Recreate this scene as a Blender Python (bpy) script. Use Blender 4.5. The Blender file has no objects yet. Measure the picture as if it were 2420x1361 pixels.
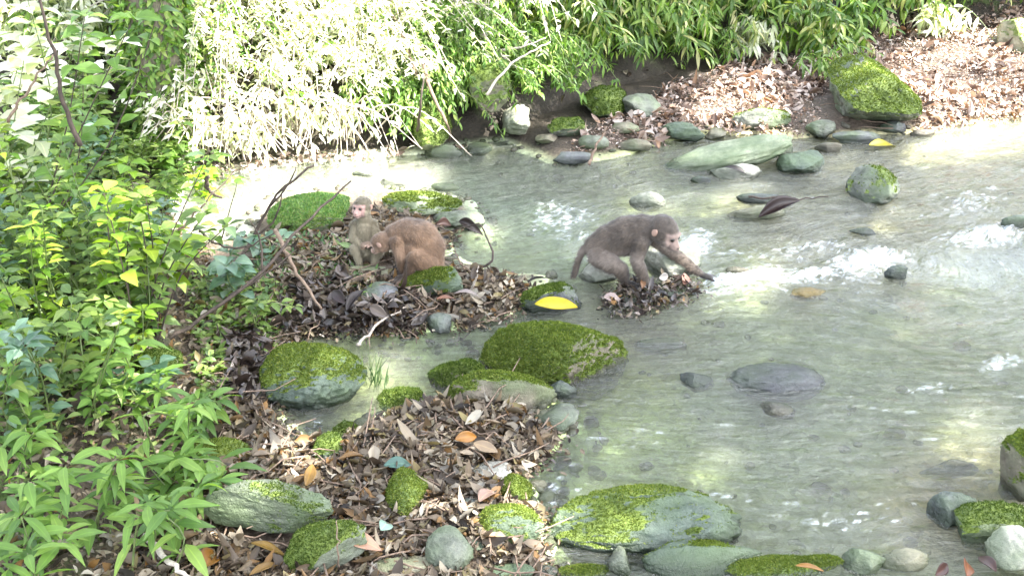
import bpy, bmesh, math, random
import numpy as np
from mathutils import Vector

random.seed(7)
RS = np.random.RandomState(11)
R = math.radians
scene = bpy.context.scene
COL = scene.collection

# ------------------------------------------------------------------ camera
CAM_H = 2.07
PITCH = R(25.5)
FPX = 2595.0
cam_d = bpy.data.cameras.new('camera')
cam = bpy.data.objects.new('camera', cam_d)
COL.objects.link(cam)
cam.location = (0, 0, CAM_H)
cam.rotation_euler = (R(90) - PITCH, 0, 0)
cam_d.sensor_width = 36.0
cam_d.lens = 36.0 * FPX / 2420.0
cam_d.clip_start = 0.05
cam_d.clip_end = 500.0
scene.camera = cam

# ------------------------------------------------------------------ sky, sun, exposure
SUN_EL = R(57)
SUN_AZ = R(104)           # measured from +Y (straight ahead) towards +X (right)
sdir = np.array([math.sin(SUN_AZ) * math.cos(SUN_EL), math.cos(SUN_AZ) * math.cos(SUN_EL), math.sin(SUN_EL)])
world = bpy.data.worlds.new("World")
scene.world = world
world.use_nodes = True
wn = world.node_tree
wn.nodes.clear()
sky = wn.nodes.new('ShaderNodeTexSky')
sky.sky_type = 'NISHITA'
sky.sun_disc = False
sky.sun_elevation = SUN_EL
sky.sun_rotation = SUN_AZ
sky.air_density = 1.0
sky.dust_density = 3.0
hs = wn.nodes.new('ShaderNodeHueSaturation')
hs.inputs['Saturation'].default_value = 0.45
bg = wn.nodes.new('ShaderNodeBackground')
bg.inputs['Strength'].default_value = 0.145
wo = wn.nodes.new('ShaderNodeOutputWorld')
wn.links.new(sky.outputs[0], hs.inputs['Color'])
wn.links.new(hs.outputs[0], bg.inputs['Color'])
wn.links.new(bg.outputs[0], wo.inputs[0])
sun_d = bpy.data.lights.new('sun', 'SUN')
sun_d.energy = 5.0
sun_d.angle = R(0.5)
sun_d.color = (1.0, 0.95, 0.86)
sun = bpy.data.objects.new('sun', sun_d)
COL.objects.link(sun)
sun.rotation_euler = Vector(tuple(sdir)).to_track_quat('Z', 'Y').to_euler()
sun.location = (4, 4, 9)
scene.view_settings.view_transform = 'Standard'
scene.view_settings.look = 'None'
scene.view_settings.exposure = 3.05
scene.view_settings.gamma = 1.0
scene.cycles.max_bounces = 8
scene.cycles.transparent_max_bounces = 12
scene.cycles.caustics_reflective = False
scene.cycles.caustics_refractive = False
scene.cycles.sample_clamp_indirect = 6.0
scene.cycles.use_denoising = True

# ------------------------------------------------------------------ pixel <-> world (photo is 2420 x 1361)
cP, sP = math.cos(PITCH), math.sin(PITCH)
def ray(u, v):
    x = (np.asarray(u, float) - 1210.0) / FPX
    y = (680.5 - np.asarray(v, float)) / FPX
    return np.stack([x, cP + y * sP, -sP + y * cP], -1)
def plane(u, v, z=0.0):
    d = ray(u, v)
    t = (z - CAM_H) / np.minimum(d[..., 2], -0.03)
    return d * t[..., None] + np.array([0, 0, CAM_H])
def project(P):
    P = np.asarray(P, float)
    X = P[..., 0]; Y = P[..., 1]; Z = P[..., 2] - CAM_H
    dep = Y * cP - Z * sP
    up = Y * sP + Z * cP
    dep = np.maximum(dep, 1e-3)
    return 1210 + FPX * X / dep, 680.5 - FPX * up / dep, dep
def at_depth(u, v, Y):
    """point of the pixel's ray that stands at distance Y from the camera along the ground"""
    d = ray(u, v)
    return d * (Y / d[1]) + np.array([0, 0, CAM_H])

# ------------------------------------------------------------------ noise
def _h(i, j, k, s):
    n = (i * 73856093) ^ (j * 19349663) ^ (k * 83492791) ^ (s * 2654435)
    n = (n ^ (n >> 13)) * 1274126177
    n = n ^ (n >> 16)
    return (n & 0xffff) / 32767.5 - 1.0
def vnoise(P, s=0):
    P = np.asarray(P, float)
    f = np.floor(P).astype(np.int64); t = P - f
    t = t * t * (3 - 2 * t)
    x, y, z = f[:, 0], f[:, 1], f[:, 2]
    r = 0
    for a in (0, 1):
        for b in (0, 1):
            for c in (0, 1):
                w = (t[:, 0] if a else 1 - t[:, 0]) * (t[:, 1] if b else 1 - t[:, 1]) * (t[:, 2] if c else 1 - t[:, 2])
                r = r + w * _h(x + a, y + b, z + c, s)
    return r
def fbm(P, sc=1.0, octv=4, s=0, gain=0.5):
    P = np.asarray(P, float) * sc
    a, r = 1.0, 0
    for o in range(octv):
        r = r + a * vnoise(P * (2.03 ** o) + 17.3 * o, s + o)
        a *= gain
    return r
def sstep(a, b, x):
    t = np.clip((x - a) / (b - a), 0, 1)
    return t * t * (3 - 2 * t)

# ------------------------------------------------------------------ 2D polygons
def sdf_poly(X, Y, poly):
    """signed distance, negative inside"""
    d = np.full(X.shape, 1e9); inside = np.zeros(X.shape, bool)
    n = len(poly)
    for i in range(n):
        ax, ay = poly[i]; bx, by = poly[(i + 1) % n]
        ex, ey = bx - ax, by - ay
        wx, wy = X - ax, Y - ay
        t = np.clip((wx * ex + wy * ey) / (ex * ex + ey * ey + 1e-12), 0, 1)
        d = np.minimum(d, (wx - ex * t) ** 2 + (wy - ey * t) ** 2)
        c = ((ay > Y) != (by > Y))
        with np.errstate(divide='ignore', invalid='ignore'):
            xi = (bx - ax) * (Y - ay) / (by - ay + 1e-12) + ax
        inside ^= c & (X < xi)
    return np.where(inside, -1, 1) * np.sqrt(d)
def inpoly(u, v, poly):
    return sdf_poly(np.asarray(u, float), np.asarray(v, float), poly) < 0

# ------------------------------------------------------------------ terrain
water_px = [(3400, 2600), (1290, 1600), (1270, 1361), (1290, 1290), (1262, 1190), (1215, 1120), (1290, 1065), (1350, 985),
            (1300, 950), (1200, 950), (1060, 950), (960, 965), (870, 1005), (790, 1040), (715, 1060), (680, 1010),
            (640, 965), (615, 900), (620, 840), (700, 788), (850, 778), (1000, 782), (1080, 772), (1190, 745),
            (1235, 690), (1290, 660), (1200, 655), (1125, 640), (1060, 600), (1050, 560), (1130, 530), (1110, 480), (980, 447),
            (760, 452), (640, 470), (560, 560), (470, 585), (400, 560), (430, 450), (520, 415), (600, 400),
            (800, 375), (980, 365), (1100, 348), (1180, 338), (1300, 385), (1450, 372), (1560, 335),
            (1700, 312), (1900, 325), (2150, 315), (2420, 278), (3400, 180)]
wp = plane([p[0] for p in water_px], [p[1] for p in water_px], 0.0)
WATER = [tuple(p[:2]) for p in wp]
foot_px = [(-2500, 330), (-400, 330), (200, 340), (430, 360), (560, 345), (900, 318), (1180, 290), (1400, 225), (1600, 160),
           (1900, 105), (2200, 70), (2450, 60), (3800, 20)]
fp = plane([p[0] for p in foot_px], [p[1] for p in foot_px], 0.1)
BANK = [tuple(p[:2]) for p in fp] + [(60, 9), (60, 120), (-60, 120), (-60, 9)]
LEFT = [tuple(p[:2]) for p in plane([-1500, 250, 430, 470, 520, 430, 330, 300, -1500], [330, 345, 480, 640, 800, 1000, 1200, 1800, 2600], 0.05)]

def H_raw(X, Y):
    P = np.stack([X.ravel(), Y.ravel(), 0 * X.ravel()], 1)
    dw = sdf_poly(X, Y, WATER)
    n = fbm(P, 3.0, 4, 3).reshape(X.shape)
    n2 = fbm(P, 14.0, 3, 9).reshape(X.shape)
    h = np.where(dw > 0, 0.012 + 0.05 * sstep(0, 0.25, dw) + 0.03 * np.clip(dw, 0, 1.2), -0.11 * sstep(0, 0.16, -dw) + 0.012)
    h = h + 0.016 * n * sstep(-.2, .3, dw) + 0.006 * n2
    db = -sdf_poly(X, Y, BANK)
    bank = np.where(db > 0, 0.9 * db, 0)
    bank = np.where(bank > 1.5, 1.5 + 0.12 * (bank - 1.5), bank)
    bank = bank + sstep(0, .3, db) * (0.12 * fbm(P, 1.6, 4, 21).reshape(X.shape))
    dl = -sdf_poly(X, Y, LEFT)
    left = np.where(dl > 0, 0.16 * np.minimum(dl, 3.0), 0) + sstep(0, .3, dl) * 0.03 * n
    return h + np.where(db > 0, bank, 0) + left, dw, db, dl

gx = np.concatenate([np.linspace(-60, -6, 28), np.arange(-5.6, -3.0, 0.08), np.arange(-3.0, 5.0, 0.024), np.arange(5.0, 8.0, 0.1), np.linspace(8.2, 60, 28)])
gy = np.concatenate([np.linspace(-20, 1.2, 16), np.arange(1.3, 1.95, 0.06), np.arange(1.95, 8.6, 0.024), np.arange(8.6, 15, 0.1), np.linspace(15.5, 110, 34)])
GX, GY = np.meshgrid(gx, gy)
GZ, DW, DB, DL = H_raw(GX, GY)

def bil(grid, x, y):
    x = np.asarray(x, float); y = np.asarray(y, float)
    i = np.clip(np.searchsorted(gx, x) - 1, 0, len(gx) - 2)
    j = np.clip(np.searchsorted(gy, y) - 1, 0, len(gy) - 2)
    tx = np.clip((x - gx[i]) / (gx[i + 1] - gx[i]), 0, 1); ty = np.clip((y - gy[j]) / (gy[j + 1] - gy[j]), 0, 1)
    return (grid[j, i] * (1 - tx) * (1 - ty) + grid[j, i + 1] * tx * (1 - ty) + grid[j + 1, i] * (1 - tx) * ty + grid[j + 1, i + 1] * tx * ty)
def Hg(x, y): return bil(GZ, x, y)
def ground(u, v, water=False):
    d = ray(u, v)
    t = np.arange(1.2, 30, 0.01)
    P = d[None] * t[:, None] + np.array([0, 0, CAM_H])
    h = Hg(P[:, 0], P[:, 1])
    if water: h = np.maximum(h, 0)
    k = np.argmax(P[:, 2] < h)
    p = P[k].copy(); p[2] = h[k]
    return p

# ------------------------------------------------------------------ mesh building
class MB:
    def __init__(self): self.V = []; self.F = []; self.T = []; self.n = 0; self.A = []
    def add(self, V, F=None, T=None, A=None):
        V = np.asarray(V, float)
        if F is not None and len(F): self.F.append(np.asarray(F, np.int64) + self.n)
        if T is not None and len(T): self.T.append(np.asarray(T, np.int64) + self.n)
        self.V.append(V); self.n += len(V)
        self.A.append(np.zeros((len(V), 3)) if A is None else np.asarray(A, float))
    def build(self, name, mat=None, parent=None, smooth=True, origin=None, attr=None):
        V = np.concatenate(self.V) if self.V else np.zeros((0, 3))
        if origin is not None: V = V - np.asarray(origin)
        F = np.concatenate(self.F) if self.F else np.zeros((0, 4), np.int64)
        T = np.concatenate(self.T) if self.T else np.zeros((0, 3), np.int64)
        me = bpy.data.meshes.new(name)
        me.vertices.add(len(V)); me.vertices.foreach_set('co', V.ravel())
        nl = 4 * len(F) + 3 * len(T)
        me.loops.add(nl)
        me.loops.foreach_set('vertex_index', np.concatenate([F.ravel(), T.ravel()]).astype(np.int32))
        me.polygons.add(len(F) + len(T))
        ls = np.concatenate([np.arange(len(F)) * 4, 4 * len(F) + np.arange(len(T)) * 3]).astype(np.int32)
        me.polygons.foreach_set('loop_start', ls)
        me.polygons.foreach_set('use_smooth', np.full(len(F) + len(T), smooth))
        if attr:
            a = me.attributes.new(attr, 'FLOAT_VECTOR', 'POINT')
            a.data.foreach_set('vector', np.concatenate(self.A).ravel())
        me.update(calc_edges=True); me.validate()
        if mat: me.materials.append(mat)
        o = bpy.data.objects.new(name, me); COL.objects.link(o)
        if parent is not None: o.parent = parent
        if origin is not None and parent is None: o.location = tuple(origin)
        return o

def tag(o, label=None, cat=None, group=None, kind=None):
    if label: o['label'] = label
    if cat: o['category'] = cat
    if group: o['group'] = group
    if kind: o['kind'] = kind
    return o
def empty(name, loc, label, cat, group=None):
    o = bpy.data.objects.new(name, None); COL.objects.link(o); o.location = tuple(float(c) for c in loc)
    o.empty_display_size = 0.05
    return tag(o, label, cat, group)

def unit(a): return a / np.maximum(np.linalg.norm(a, axis=-1, keepdims=True), 1e-9)
PROF = {
    'ovate':  [0.06, 0.78, 1.0, 0.62, 0.03],
    'lance':  [0.10, 0.80, 1.0, 0.70, 0.04],
    'blade':  [0.30, 0.95, 1.0, 0.66, 0.04],
    'oval':   [0.10, 0.85, 1.0, 0.85, 0.12],
}
def leaves(mb, P, D, N, L, W, prof='ovate', droop=0.25, fold=0.18, twist=None):
    """n leaves; P base, D direction, N upper side"""
    P = np.asarray(P, float); n = len(P)
    if n == 0: return
    D = unit(np.asarray(D, float)); N = np.asarray(N, float)
    N = unit(N - (N * D).sum(1, keepdims=True) * D)
    S = np.cross(D, N)
    L = np.broadcast_to(L, (n,)); W = np.broadcast_to(W, (n,)); droop = np.broadcast_to(droop, (n,)); fold = np.broadcast_to(fold, (n,))
    pr = PROF[prof]; K = len(pr) - 1
    Vs = []; As = []
    for k in range(K + 1):
        t = k / K
        c = P + D * (L * (t - 0.25 * np.abs(droop) * t * t))[:, None] - N * (droop * L * t * t)[:, None]
        w = (W / 2 * pr[k])[:, None]
        S2 = S
        if twist is not None:
            a = (twist * t)[:, None]; S2 = S * np.cos(a) + N * np.sin(a)
        up = N * (fold[:, None] * w * 2)
        for q in (-1, 0, 1):
            Vs.append(c + S2 * w * q + (up if q else 0))
            As.append(np.tile([q, t, 0], (n, 1)))
    V = np.stack(Vs, 1); A = np.stack(As, 1)
    base = (np.arange(n) * 3 * (K + 1))[:, None, None]
    f = []
    for k in range(K):
        for q in (0, 1):
            a = 3 * k + q
            f.append([a, a + 1, a + 4, a + 3])
    F = (np.array(f)[None] + base).reshape(-1, 4)
    mb.add(V.reshape(-1, 3), F, A=A.reshape(-1, 3))

def tube(mb, pts, rad, sides=6):
    pts = np.asarray(pts, float); n = len(pts)
    rad = np.broadcast_to(rad, (n,)) if np.ndim(rad) else np.full(n, rad)
    T = unit(np.gradient(pts, axis=0))
    ref = np.array([0.0, 0, 1]) if abs(T[0][2]) < 0.9 else np.array([1.0, 0, 0])
    V = []
    for i in range(n):
        a = np.cross(T[i], ref); a = a / max(np.linalg.norm(a), 1e-6); b = np.cross(T[i], a)
        for k in range(sides):
            th = 2 * math.pi * k / sides
            V.append(pts[i] + rad[i] * (a * math.cos(th) + b * math.sin(th)))
    F = []
    for i in range(n - 1):
        for k in range(sides):
            k2 = (k + 1) % sides
            F.append([i * sides + k, i * sides + k2, (i + 1) * sides + k2, (i + 1) * sides + k])
    V.append(pts[0]); V.append(pts[-1]); T3 = []
    m = n * sides
    for k in range(sides):
        k2 = (k + 1) % sides
        T3.append([m, k2, k]); T3.append([m + 1, (n - 1) * sides + k, (n - 1) * sides + k2])
    mb.add(V, F, T3)
def smooth_path(pts, n=14, wob=0.0, rs=RS):
    pts = np.asarray(pts, float)
    t = np.linspace(0, len(pts) - 1, n); out = []
    for x in t:
        i = int(min(math.floor(x), len(pts) - 2)); f = x - i
        p0 = pts[max(i - 1, 0)]; p1 = pts[i]; p2 = pts[i + 1]; p3 = pts[min(i + 2, len(pts) - 1)]
        out.append(0.5 * ((2 * p1) + (-p0 + p2) * f + (2 * p0 - 5 * p1 + 4 * p2 - p3) * f * f + (-p0 + 3 * p1 - 3 * p2 + p3) * f ** 3))
    out = np.array(out)
    if wob: out[1:-1] += rs.normal(0, wob, out[1:-1].shape)
    return out

# ------------------------------------------------------------------ materials
def newmat(name):
    m = bpy.data.materials.new(name); m.use_nodes = True
    nt = m.node_tree; nt.nodes.clear()
    out = nt.nodes.new('ShaderNodeOutputMaterial')
    return m, nt, out
def nd(nt, t, **kw):
    n = nt.nodes.new(t)
    for k, v in kw.items():
        if k in n.inputs: n.inputs[k].default_value = v
        else: setattr(n, k, v)
    return n
def ramp(nt, cols, interp='LINEAR'):
    r = nt.nodes.new('ShaderNodeValToRGB'); e = r.color_ramp.elements
    r.color_ramp.interpolation = interp
    while len(e) < len(cols): e.new(0.5)
    for i, (p, c) in enumerate(cols):
        e[i].position = p; e[i].color = (*c, 1)
    return r
def mixc(nt, f, a, b, mode='MIX'):
    m = nt.nodes.new('ShaderNodeMix'); m.data_type = 'RGBA'; m.blend_type = mode
    for s, v in ((0, f), (6, a), (7, b)):
        if hasattr(v, 'is_output') or isinstance(v, bpy.types.NodeSocket): nt.links.new(v, m.inputs[s])
        elif s == 0: m.inputs[0].default_value = v
        else: m.inputs[s].default_value = (*v, 1)
    return m.outputs[2]
def noise(nt, vec, scale, detail=4, rough=0.55, dist=0.0):
    n = nd(nt, 'ShaderNodeTexNoise'); n.inputs['Scale'].default_value = scale
    n.inputs['Detail'].default_value = detail; n.inputs['Roughness'].default_value = rough
    n.inputs['Distortion'].default_value = dist
    nt.links.new(vec, n.inputs['Vector']); return n.outputs['Fac']

def leaf_mat(name, cols, trans=0.4, rough=0.45, spec=0.5, vein=1.35, tcol=(1.1, 1.25, 0.45)):
    """cols: list of (pos, rgb) picked per leaf; part of the light passes through the blade"""
    m, nt, out = newmat(name)
    g = nd(nt, 'ShaderNodeNewGeometry')
    r = ramp(nt, cols); nt.links.new(g.outputs['Random Per Island'], r.inputs[0])
    tc = nd(nt, 'ShaderNodeTexCoord')
    nz = noise(nt, g.outputs['Position'], 38, 3)
    c = mixc(nt, 0.35, r.outputs[0], mixc(nt, nz, (0.25, 0.25, 0.25), (1.6, 1.6, 1.6)), 'MULTIPLY')
    at = nd(nt, 'ShaderNodeAttribute', attribute_name='leafuv')
    sep = nd(nt, 'ShaderNodeSeparateXYZ'); nt.links.new(at.outputs['Vector'], sep.inputs[0])
    ab = nd(nt, 'ShaderNodeMath', operation='ABSOLUTE'); nt.links.new(sep.outputs[0], ab.inputs[0])
    lt = nd(nt, 'ShaderNodeMapRange'); lt.inputs[1].default_value = 0.0; lt.inputs[2].default_value = 0.16
    lt.inputs[3].default_value = 1.0; lt.inputs[4].default_value = 0.0
    nt.links.new(ab.outputs[0], lt.inputs[0])
    c = mixc(nt, lt.outputs[0], c, mixc(nt, 1.0, c, (vein, vein, vein * .9), 'MULTIPLY'))
    p = nd(nt, 'ShaderNodeBsdfPrincipled'); p.inputs['Roughness'].default_value = rough
    p.inputs['Specular IOR Level'].default_value = spec
    nt.links.new(c, p.inputs['Base Color'])
    tr = nd(nt, 'ShaderNodeBsdfTranslucent')
    nt.links.new(mixc(nt, 1.0, c, tcol, 'MULTIPLY'), tr.inputs[0])
    mx = nd(nt, 'ShaderNodeMixShader'); mx.inputs[0].default_value = trans
    nt.links.new(p.outputs[0], mx.inputs[1]); nt.links.new(tr.outputs[0], mx.inputs[2])
    nt.links.new(mx.outputs[0], out.inputs[0])
    return m

M = {}
M['weed'] = leaf_mat('weed_leaf', [(0, (.055, .105, .03)), (.3, (.115, .19, .045)), (.6, (.20, .29, .07)), (.85, (.30, .38, .11)), (1, (.16, .25, .13))], .45)
M['weed_blue'] = leaf_mat('weed_leaf_bluish', [(0, (.06, .13, .08)), (.5, (.13, .23, .15)), (1, (.22, .32, .22))], .35, .3, .8)
M['nettle'] = leaf_mat('serrated_leaf', [(0, (.07, .15, .03)), (.5, (.15, .27, .05)), (1, (.24, .36, .08))], .45)
M['lime'] = leaf_mat('lime_leaf', [(0, (.15, .29, .03)), (.6, (.26, .39, .04)), (1, (.38, .45, .06))], .5)
M['bamboo'] = leaf_mat('bamboo_leaf', [(0, (.05, .11, .02)), (.35, (.12, .22, .035)), (.7, (.21, .31, .06)), (.9, (.33, .35, .11)), (1, (.4, .37, .2))], .4, .4)
M['fern'] = leaf_mat('fine_leaf', [(0, (.05, .12, .02)), (.4, (.12, .23, .04)), (.8, (.22, .34, .07)), (1, (.32, .38, .12))], .4, .5)
M['pale'] = leaf_mat('pale_glare_leaf', [(0, (.34, .38, .22)), (.4, (.55, .57, .42)), (.8, (.82, .81, .76)), (1, (.66, .62, .50))], .35, .5)  # leaf colour lifted towards white: sun glare painted in
M['canopy'] = leaf_mat('canopy_leaf', [(0, (.04, .11, .02)), (1, (.09, .2, .03))], .3)
LIT = [(0, (.018, .013, .009)), (.14, (.045, .031, .02)), (.30, (.10, .074, .05)), (.44, (.17, .135, .095)), (.56, (.28, .24, .18)),
       (.66, (.12, .082, .045)), (.74, (.20, .105, .03)), (.80, (.36, .33, .27)), (.88, (.08, .07, .065)), (.95, (.22, .18, .075)), (1, (.14, .115, .085))]
M['litter'] = leaf_mat('dead_leaf', LIT, .12, .55, .4, 1.2, (1.1, .9, .6))
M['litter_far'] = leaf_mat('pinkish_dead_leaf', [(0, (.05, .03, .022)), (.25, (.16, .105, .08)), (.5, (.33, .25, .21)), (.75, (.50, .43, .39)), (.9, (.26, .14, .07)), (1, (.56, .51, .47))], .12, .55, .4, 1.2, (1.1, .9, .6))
M['litter_dark'] = leaf_mat('wet_black_leaf', [(0, (.012, .009, .008)), (.5, (.035, .024, .02)), (.8, (.08, .06, .05)), (1, (.2, .17, .15))], .08, .3, .6, 1.2)
def flat_leaf(name, c, c2=None, trans=.3):
    return leaf_mat(name, [(0, c), (1, c2 or c)], trans, .4)

def bark_mat(name, a, b, rough=.8):
    m, nt, out = newmat(name)
    tc = nd(nt, 'ShaderNodeNewGeometry')
    mp = nd(nt, 'ShaderNodeMapping'); mp.inputs['Scale'].default_value = (1, 1, .35); nt.links.new(tc.outputs['Position'], mp.inputs[0])
    n = noise(nt, mp.outputs[0], 90, 4)
    r = ramp(nt, [(.3, a), (.7, b)]); nt.links.new(n, r.inputs[0])
    p = nd(nt, 'ShaderNodeBsdfPrincipled'); p.inputs['Roughness'].default_value = rough
    nt.links.new(r.outputs[0], p.inputs['Base Color'])
    bp = nd(nt, 'ShaderNodeBump'); bp.inputs['Strength'].default_value = .6; bp.inputs['Distance'].default_value = .004
    nt.links.new(n, bp.inputs['Height']); nt.links.new(bp.outputs[0], p.inputs['Normal'])
    nt.links.new(p.outputs[0], out.inputs[0]); return m
M['twig_dark'] = bark_mat('dark_twig_bark', (.025, .018, .015), (.09, .065, .05))
M['twig_brown'] = bark_mat('brown_twig_bark', (.10, .065, .045), (.26, .19, .14))
M['twig_pale'] = bark_mat('pale_twig_bark', (.30, .25, .2), (.6, .54, .47))
M['stem'] = bark_mat('green_stem', (.06, .10, .03), (.16, .2, .07), .5)
M['trunk'] = bark_mat('mossy_trunk_bark', (.06, .06, .035), (.2, .17, .12))

def rock_mat(name, a, b, moss=((.05, .085, .014), (.16, .22, .03)), rough=.55, streak=(1, 1, 1)):
    """stone a..b; attribute rockat.x carries where moss grows on it, rockat.y is the level above the water"""
    m, nt, out = newmat(name)
    g = nd(nt, 'ShaderNodeNewGeometry')
    tc = nd(nt, 'ShaderNodeTexCoord')
    mp = nd(nt, 'ShaderNodeMapping'); mp.inputs['Scale'].default_value = streak; nt.links.new(tc.outputs['Object'], mp.inputs[0])
    n1 = noise(nt, mp.outputs[0], 14, 6, .62)
    n2 = noise(nt, mp.outputs[0], 75, 4, .6)
    r = ramp(nt, [(.32, a), (.5, tuple((x + y) / 2 for x, y in zip(a, b))), (.68, b)]); nt.links.new(n1, r.inputs[0])
    c = mixc(nt, .5, r.outputs[0], mixc(nt, n2, (.15, .15, .15), (1.85, 1.85, 1.85)), 'MULTIPLY')
    n3 = noise(nt, g.outputs['Position'], 5, 3)
    ms = nd(nt, 'ShaderNodeAttribute', attribute_name='rockat')
    sep = nd(nt, 'ShaderNodeSeparateXYZ'); nt.links.new(ms.outputs['Vector'], sep.inputs[0])
    thin = nd(nt, 'ShaderNodeMapRange'); nt.links.new(n3, thin.inputs[0]); thin.inputs[1].default_value = .4; thin.inputs[2].default_value = .62
    thin.inputs[3].default_value = 0; thin.inputs[4].default_value = .6
    c = mixc(nt, thin.outputs[0], c, (.10, .15, .06))
    # wet band close to the water
    wet = nd(nt, 'ShaderNodeMapRange'); nt.links.new(sep.outputs[1], wet.inputs[0])
    wet.inputs[1].default_value = .022; wet.inputs[2].default_value = .06; wet.inputs[3].default_value = 1; wet.inputs[4].default_value = 0
    c = mixc(nt, wet.outputs[0], c, mixc(nt, 1.0, c, (.33, .35, .33), 'MULTIPLY'))
    n4 = noise(nt, g.outputs['Position'], 160, 3, .7)
    n5 = noise(nt, g.outputs['Position'], 17, 3, .6)
    mr = ramp(nt, [(.3, moss[0]), (.7, moss[1])]); nt.links.new(n5, mr.inputs[0])
    mc = mixc(nt, .6, mr.outputs[0], mixc(nt, n4, (.3, .3, .3), (1.7, 1.7, 1.7)), 'MULTIPLY')
    ad = nd(nt, 'ShaderNodeMath', operation='ADD'); nt.links.new(sep.outputs[0], ad.inputs[0])
    sb = nd(nt, 'ShaderNodeMath', operation='MULTIPLY_ADD'); nt.links.new(n2, sb.inputs[0]); sb.inputs[1].default_value = .5; sb.inputs[2].default_value = -.25
    nt.links.new(sb.outputs[0], ad.inputs[1])
    mk = nd(nt, 'ShaderNodeMapRange'); nt.links.new(ad.outputs[0], mk.inputs[0]); mk.inputs[1].default_value = .38; mk.inputs[2].default_value = .62
    c = mixc(nt, mk.outputs[0], c, mc)
    p = nd(nt, 'ShaderNodeBsdfPrincipled')
    rg = nd(nt, 'ShaderNodeMapRange'); nt.links.new(wet.outputs[0], rg.inputs[0]); rg.inputs[3].default_value = rough; rg.inputs[4].default_value = .18
    nt.links.new(rg.outputs[0], p.inputs['Roughness'])
    nt.links.new(c, p.inputs['Base Color'])
    bp = nd(nt, 'ShaderNodeBump'); bp.inputs['Strength'].default_value = .8; bp.inputs['Distance'].default_value = .008
    mb_ = nd(nt, 'ShaderNodeMath', operation='ADD'); nt.links.new(n1, mb_.inputs[0]); nt.links.new(n4, mb_.inputs[1])
    nt.links.new(mb_.outputs[0], bp.inputs['Height']); nt.links.new(bp.outputs[0], p.inputs['Normal'])
    nt.links.new(p.outputs[0], out.inputs[0]); return m
M['r_grey'] = rock_mat('grey_stone', (.06, .065, .05), (.22, .235, .19))
M['r_blue'] = rock_mat('bluish_stone', (.04, .06, .048), (.12, .155, .12))
M['r_dark'] = rock_mat('dark_wet_stone', (.035, .04, .05), (.13, .135, .15), rough=.3)
M['r_pale'] = rock_mat('pale_stone', (.24, .24, .20), (.58, .56, .48))
M['r_green'] = rock_mat('greenish_pale_stone', (.13, .165, .10), (.36, .40, .27))
M['r_brown'] = rock_mat('brown_grey_stone', (.08, .068, .048), (.26, .225, .17))
M['r_beige'] = rock_mat('beige_stone', (.22, .20, .13), (.46, .43, .31))
M['r_purple'] = rock_mat('purplish_stone', (.08, .08, .095), (.21, .21, .235))
M['r_orange'] = rock_mat('orange_stone', (.5, .28, .05), (.75, .45, .1))
M['r_layer'] = rock_mat('layered_grey_stone', (.025, .028, .022), (.17, .19, .14), streak=(1, 1, 5))
M['moss'] = leaf_mat('moss_tuft', [(0, (.055, .085, .018)), (.4, (.105, .15, .028)), (.8, (.165, .215, .045)), (1, (.29, .31, .10))], .3, .8, .1, 1.0)
M['moss_deep'] = leaf_mat('deep_moss_tuft', [(0, (.03, .058, .014)), (.5, (.065, .105, .022)), (1, (.14, .18, .05))], .3, .8, .1, 1.0)
M['grass'] = leaf_mat('grass_blade', [(0, (.045, .11, .035)), (.6, (.11, .21, .07)), (1, (.25, .32, .13))], .4)

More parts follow.
